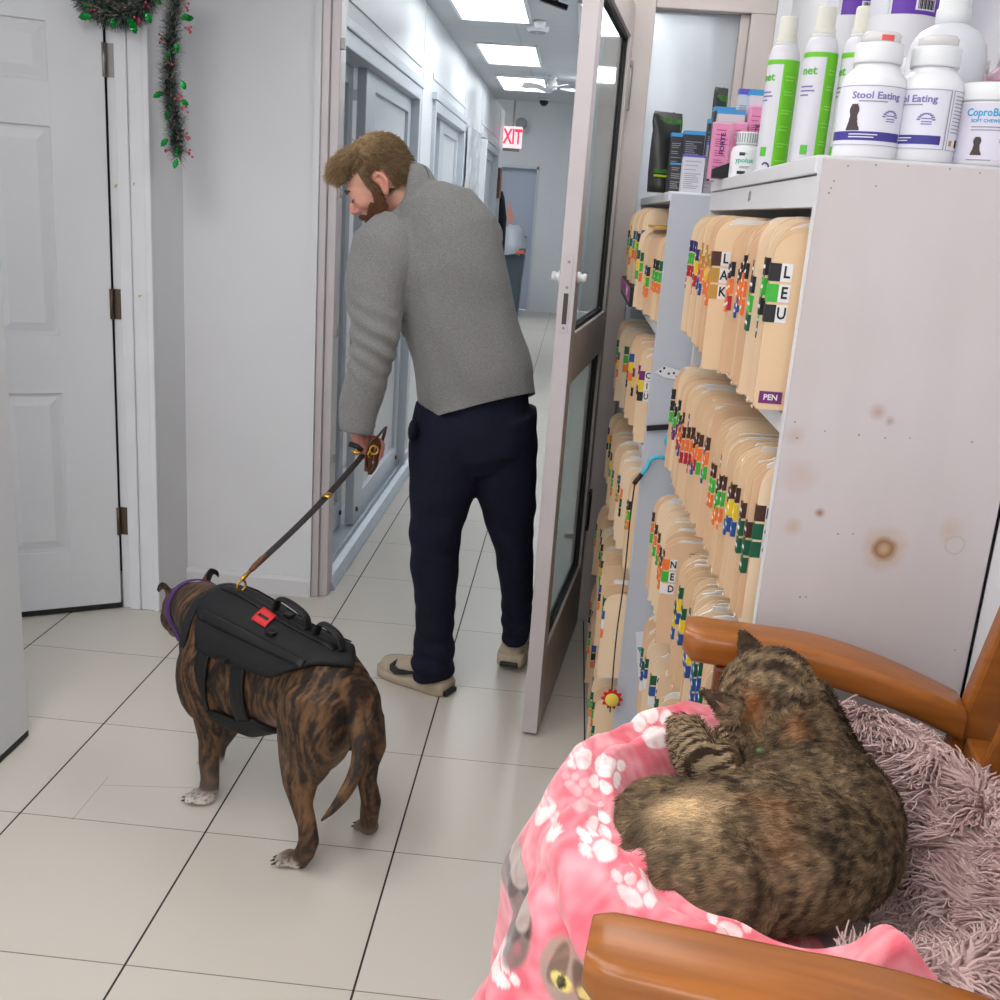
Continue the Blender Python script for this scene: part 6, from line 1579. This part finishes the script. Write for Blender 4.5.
# ================================================================ things down the corridor
# exit sign hanging past the end of the left wall
M_sign = mat('exit_sign_face', (238, 228, 230), .4, emis=(255, 240, 242), es=.62); M_red = mat('exit_red', (236, 60, 84), .4, emis=(255, 54, 84), es=1.1)
ex = thing('exit_sign', 'lit white sign reading EXIT in red, half hidden by the corridor wall end', 'exit sign', (.41, 10.35, 2.24))
q0, q1 = at(522.5, 127, 1, 10.35), at(522.5, 149, 1, 10.35)
MB().box(.255, q0.x, 10.35, 10.40, q1.z, q0.z).build('sign_body', M_sign, ex, bevel=.006)
text('EXIT', .215, frame_m(((.255+q0.x)/2, 10.347, (q0.z+q1.z)/2), (1, 0, 0), (0, 0, 1)), M_red, ex, fat=.03, sx=.60)
MB().tube([(.42, 10.375, q0.z), (.42, 10.375, 3.2)], .012, n=10).build('hanger', M_steel, ex)
MB().box(.27, q0.x-.02, 10.352, 10.40, q1.z-.03, q1.z).build('down_light', M_gray, ex)
lm = thing('emergency_lamp', 'round grey emergency lamp head above the exit sign', 'lamp', at(521, 124, 1, 14.5))
c = at(521.5, 124, 1, 14.5); MB().lathe([(.02, 0), (.07, .01), (.085, .06), (.07, .09), (.02, .1)], c, 24, M=Matrix.Rotation(PI/2, 3, 'X')).build('lamp_head', M_gray, lm)
MB().box(c.x-.04, c.x+.04, 14.5, 14.6, c.z-.03, c.z+.03).build('bracket', M_steel, lm)
# ceiling fans, detector, dome camera
def fan(px, py, y, R, rot, label):
    h0 = at(px, py, 1, y); r = thing('ceiling_fan', label, 'ceiling fan', (h0.x, y, 2.5), group='white ceiling fans')
    m = MB(); m.lathe([(.035, 2.5), (.036, 2.485), (.02, 2.46), (.008, 2.455), (.008, h0.z+.06)], (h0.x, y, 0), 20); m.build('down_rod', M_white, r)
    MB().lathe([(.012, h0.z+.07), (.03, h0.z+.06), (.04, h0.z+.03), (.036, h0.z), (.015, h0.z-.012)], (h0.x, y, 0), 24).build('motor', M_white, r)
    for k in range(4):
        a = rot+k*PI/2; d = Vector((math.cos(a), math.sin(a), 0)); s = Vector((-d.y, d.x, .25)).normalized(); c = Vector((h0.x, y, h0.z+.01))
        b = MB(); pts = [(.07, .02), (.12, .045), (R*.8, .062), (R, .045), (R, -.045), (R*.8, -.062), (.12, -.045), (.07, -.02)]
        b.prism([c+d*x+s*w for x, w in pts], (0, 0, -.006)); b.build('blade', M_white, r)
fan(552, 89, 6.9, .24, .35, 'small white ceiling fan far along the corridor beside the last light panel')
fan(541, 6, 4.55, .24, 1.0, 'nearer white ceiling fan cut by the top margin')
d_ = at(538, 26, 2, 2.5); r = thing('smoke_detector', 'round white smoke detector on the ceiling below the nearer fan', 'smoke detector', d_)
MB().lathe([(.0, 2.462), (.045, 2.464), (.062, 2.478), (.066, 2.5)], (d_.x, d_.y, 0), 28).build('detector_body', M_white, r)
MB().lathe([(.046, 2.4625), (.05, 2.468), (.046, 2.470)], (d_.x, d_.y, 0), 28).build('vent_ring', M_gray, r)
d_ = at(544, 101, 1, 8.6); r = thing('ceiling_camera', 'small dark dome camera on the ceiling near the far fan', 'camera', (d_.x, 8.6, 2.5))
MB().lathe([(.05, 2.5), (.05, 2.485), (.045, 2.48)], (d_.x, 8.6, 0), 20).build('base', M_white, r); MB().ell((d_.x, 8.6, 2.475), (.042, .042, .045)).build('dome', M_black, r)
b0 = at(556, 4, 1, 3.3); r = thing('ceiling_bracket', 'dark mounting arm on the ceiling at the top margin by the glass door', 'bracket', (b0.x, 3.3, 2.5))
MB().bar((b0.x-.07, 3.3, b0.z+.02), (b0.x+.05, 3.32, b0.z-.01), .03, .02).build('arm', M_black, r); MB().bar((b0.x, 3.3, b0.z), (b0.x, 3.3, 2.5), .02, .02).build('stem', M_black, r)
# wrapped white panel on the left wall, wooden plaque, dark coat
pn = thing('wrapped_panel', 'white plastic-wrapped panel standing out from the corridor wall between sliding doors', 'panel', (.4, 7.0, 1.3))
z0 = .35; MB().box(.334, .40, 7.48, 7.54, z0, 2.04).build('edge_board', M_white, pn, bevel=.004)
pm = MB(); n = 24
pv = [(.345+.018*noise.noise(Vector((i*.7, k*.9, 0)))+.012*(i % 2), 6.45+1.03*i/12, z0+1.72*k/n) for i in range(13) for k in range(n+1)]
pm.add(pv, [(i*(n+1)+k, (i+1)*(n+1)+k, (i+1)*(n+1)+k+1, i*(n+1)+k+1) for i in range(12) for k in range(n)], 0, True); pm.build('plastic_wrap', mat('grey_white_plastic', (206, 208, 212), .18, spec=.6, noise_amt=.18, noise_scale=9), pn)
pc_ = at(501, 183, 0, .37); pq = thing('mounted_plaque', 'brown wooden plaque fixed to the corridor wall near its far end', 'plaque', (.33, 10.0, 1.7))
zt_, zb_ = at(501, 168, 0, .36).z, at(501, 199, 0, .36).z
MB().box(.331, .362, 9.66, 9.93, zb_, zt_).build('board', mat('dark_plaque_wood', (96, 60, 42), .5, noise_amt=.2, noise_scale=30), pq, bevel=.004); MB().box(.362, .372, 9.72, 9.88, zb_+.12, zt_-.08).build('carving', mat('tan_carving', (180, 132, 92), .5), pq, bevel=.006)
ct = at(502, 218, 0, .38); cm_ = MB(); cm_.tube([(.36, 10.05, ct.z+.28), (.37, 10.05, ct.z+.2), (.39, 10.05, ct.z), (.39, 10.05, ct.z-.42), (.37, 10.05, ct.z-.5)], [.02, .06, .085, .07, .05], [.012, .03, .045, .045, .03], n=14, side=(1, 0, 0))
tag(cm_.build('hanging_coat', mat('dark_coat', (34, 38, 46), .9)), 'dark coat hanging at the far end of the corridor wall', 'coat')
# wheeled bin with liner, and a paper figure on the far door
bx0, bx1, by = at(499, 250, 1, 13.6), at(526, 250, 1, 13.6), 13.6
tz, bz_ = at(512, 247, 1, by).z, .0; cx = (bx0.x+bx1.x)/2; hw_ = (bx1.x-bx0.x)/2
bn = thing('trash_bin', 'tall slate-blue waste bin lined with a grey bag at the far wall', 'bin', (cx, by, 0))
M_bin = mat('slate_bin', (72, 88, 98), .5); rings = [(hw_*.72, .22, .03), (hw_*.80, .25, tz*.5), (hw_*.94, .29, tz-.08), (hw_*1.03, .32, tz-.05), (hw_*1.03, .32, tz)]
b = MB(); vs = []
for a, d, z in rings: vs += [(cx-a, by-d, z), (cx+a, by-d, z), (cx+a, by+d, z), (cx-a, by+d, z)]
b.add(vs, [(4*i+j, 4*i+(j+1) % 4, 4*(i+1)+(j+1) % 4, 4*(i+1)+j) for i in range(4) for j in range(4)]+[(3, 2, 1, 0), (16, 17, 18, 19)]); b.build('bin_body', M_bin, bn, bevel=.02)
w_ = MB(); w_.box(cx-hw_*.7, cx+hw_*.7, by-.2, by+.2, .0, .04); w_.build('base', M_black, bn)
lb = MB(); k = 20
for i, (a, z) in enumerate(((1.07, tz-.09), (1.1, tz-.02), (1.0, tz+.05), (.9, tz+.12), (.72, tz+.24), (.35, tz+.3))):
    lb.v += [Vector((cx+hw_*a*math.cos(2*PI*j/k)*(1+.07*noise.noise(Vector((j, i, 0)))), by+.34*a*math.sin(2*PI*j/k), z+.05*noise.noise(Vector((j*.8, i, 3))))) for j in range(k)]
for i in range(5):
    for j in range(k): lb.f.append([i*k+j, i*k+(j+1) % k, (i+1)*k+(j+1) % k, (i+1)*k+j]); lb.m.append(0); lb.sm.append(True)
lb.f.append(list(range(5*k, 6*k))); lb.m.append(0); lb.sm.append(True)
lb.build('bag_liner', mat('grey_bag', (168, 174, 184), .3, spec=.5), bn)
c = at(521, 252, 1, 13.28); MB().box(c.x-.06, c.x+.05, 13.23, 13.27, c.z-.02, c.z+.02).build('orange_tag', mat('orange_tag', (222, 98, 70), .5), bn)
pf = MB(); pz = [at(x, y, 1, 14.672) for x, y in ((510, 198), (512, 215), (514, 228), (508, 232), (512, 214), (507, 212), (505, 222), (504, 218), (508, 206))]
pf.prism([at(x, y, 1, 14.672) for x, y in ((510, 198), (512, 212), (515, 219), (512, 222), (513, 232), (509, 231), (508, 219), (505, 214), (508, 209))], (0, -.004, 0))
tag(pf.build('paper_cutout', mat('salmon_paper', (226, 158, 146), .7)), 'salmon pink paper cut-out stuck on the far grey door', 'paper decoration')
# metal trays on a stand just behind the glass door, wall notices beyond it
tr = thing('tray_stand', 'silver letter trays on a stand, their corner showing behind the glass door edge', 'tray stand', (1.36, 3.2, 0))
for z in (1.09, 1.015):
    m = MB(); zz = at(547, 325, 1, 3.05).z+(z-1.09); m.box(1.165, 1.55, 3.05, 3.35, zz-.005, zz).box(1.16, 1.166, 3.05, 3.35, zz-.005, zz+.045).box(1.16, 1.55, 3.344, 3.35, zz-.005, zz+.045).box(1.16, 1.55, 3.05, 3.056, zz-.005, zz+.02); m.build('tray', M_chrome, tr, bevel=.002)
zz = at(547, 325, 1, 3.05).z-.075
MB().box(1.30, 1.55, 3.08, 3.32, zz-.03, zz-.006).build('stand_top', M_steel, tr); MB().box(1.40, 1.44, 3.18, 3.22, .02, zz-.03).build('stand_post', M_steel, tr); MB().box(1.28, 1.55, 3.06, 3.34, 0, .02).build('stand_base', M_steel, tr)
nt = thing('wall_notice', 'white notice with black and red marks seen between glass door and post', 'notice', (1.617, 3.6, 1.3))
MB().box(1.612, 1.619, 3.2, 4.6, .9, 1.6).build('sheet', M_paper, nt)
MB().box(1.61, 1.612, 3.3, 4.5, 1.46, 1.49).build('black_rule', M_ink, nt); MB().box(1.61, 1.612, 3.3, 4.4, 1.38, 1.41).build('black_rule', M_ink, nt); MB().box(1.61, 1.612, 3.4, 4.3, 1.15, 1.26).build('red_mark', M_lab['red'], nt); MB().box(1.61, 1.612, 3.4, 4.3, .95, 1.03).build('red_mark', M_lab['red'], nt)
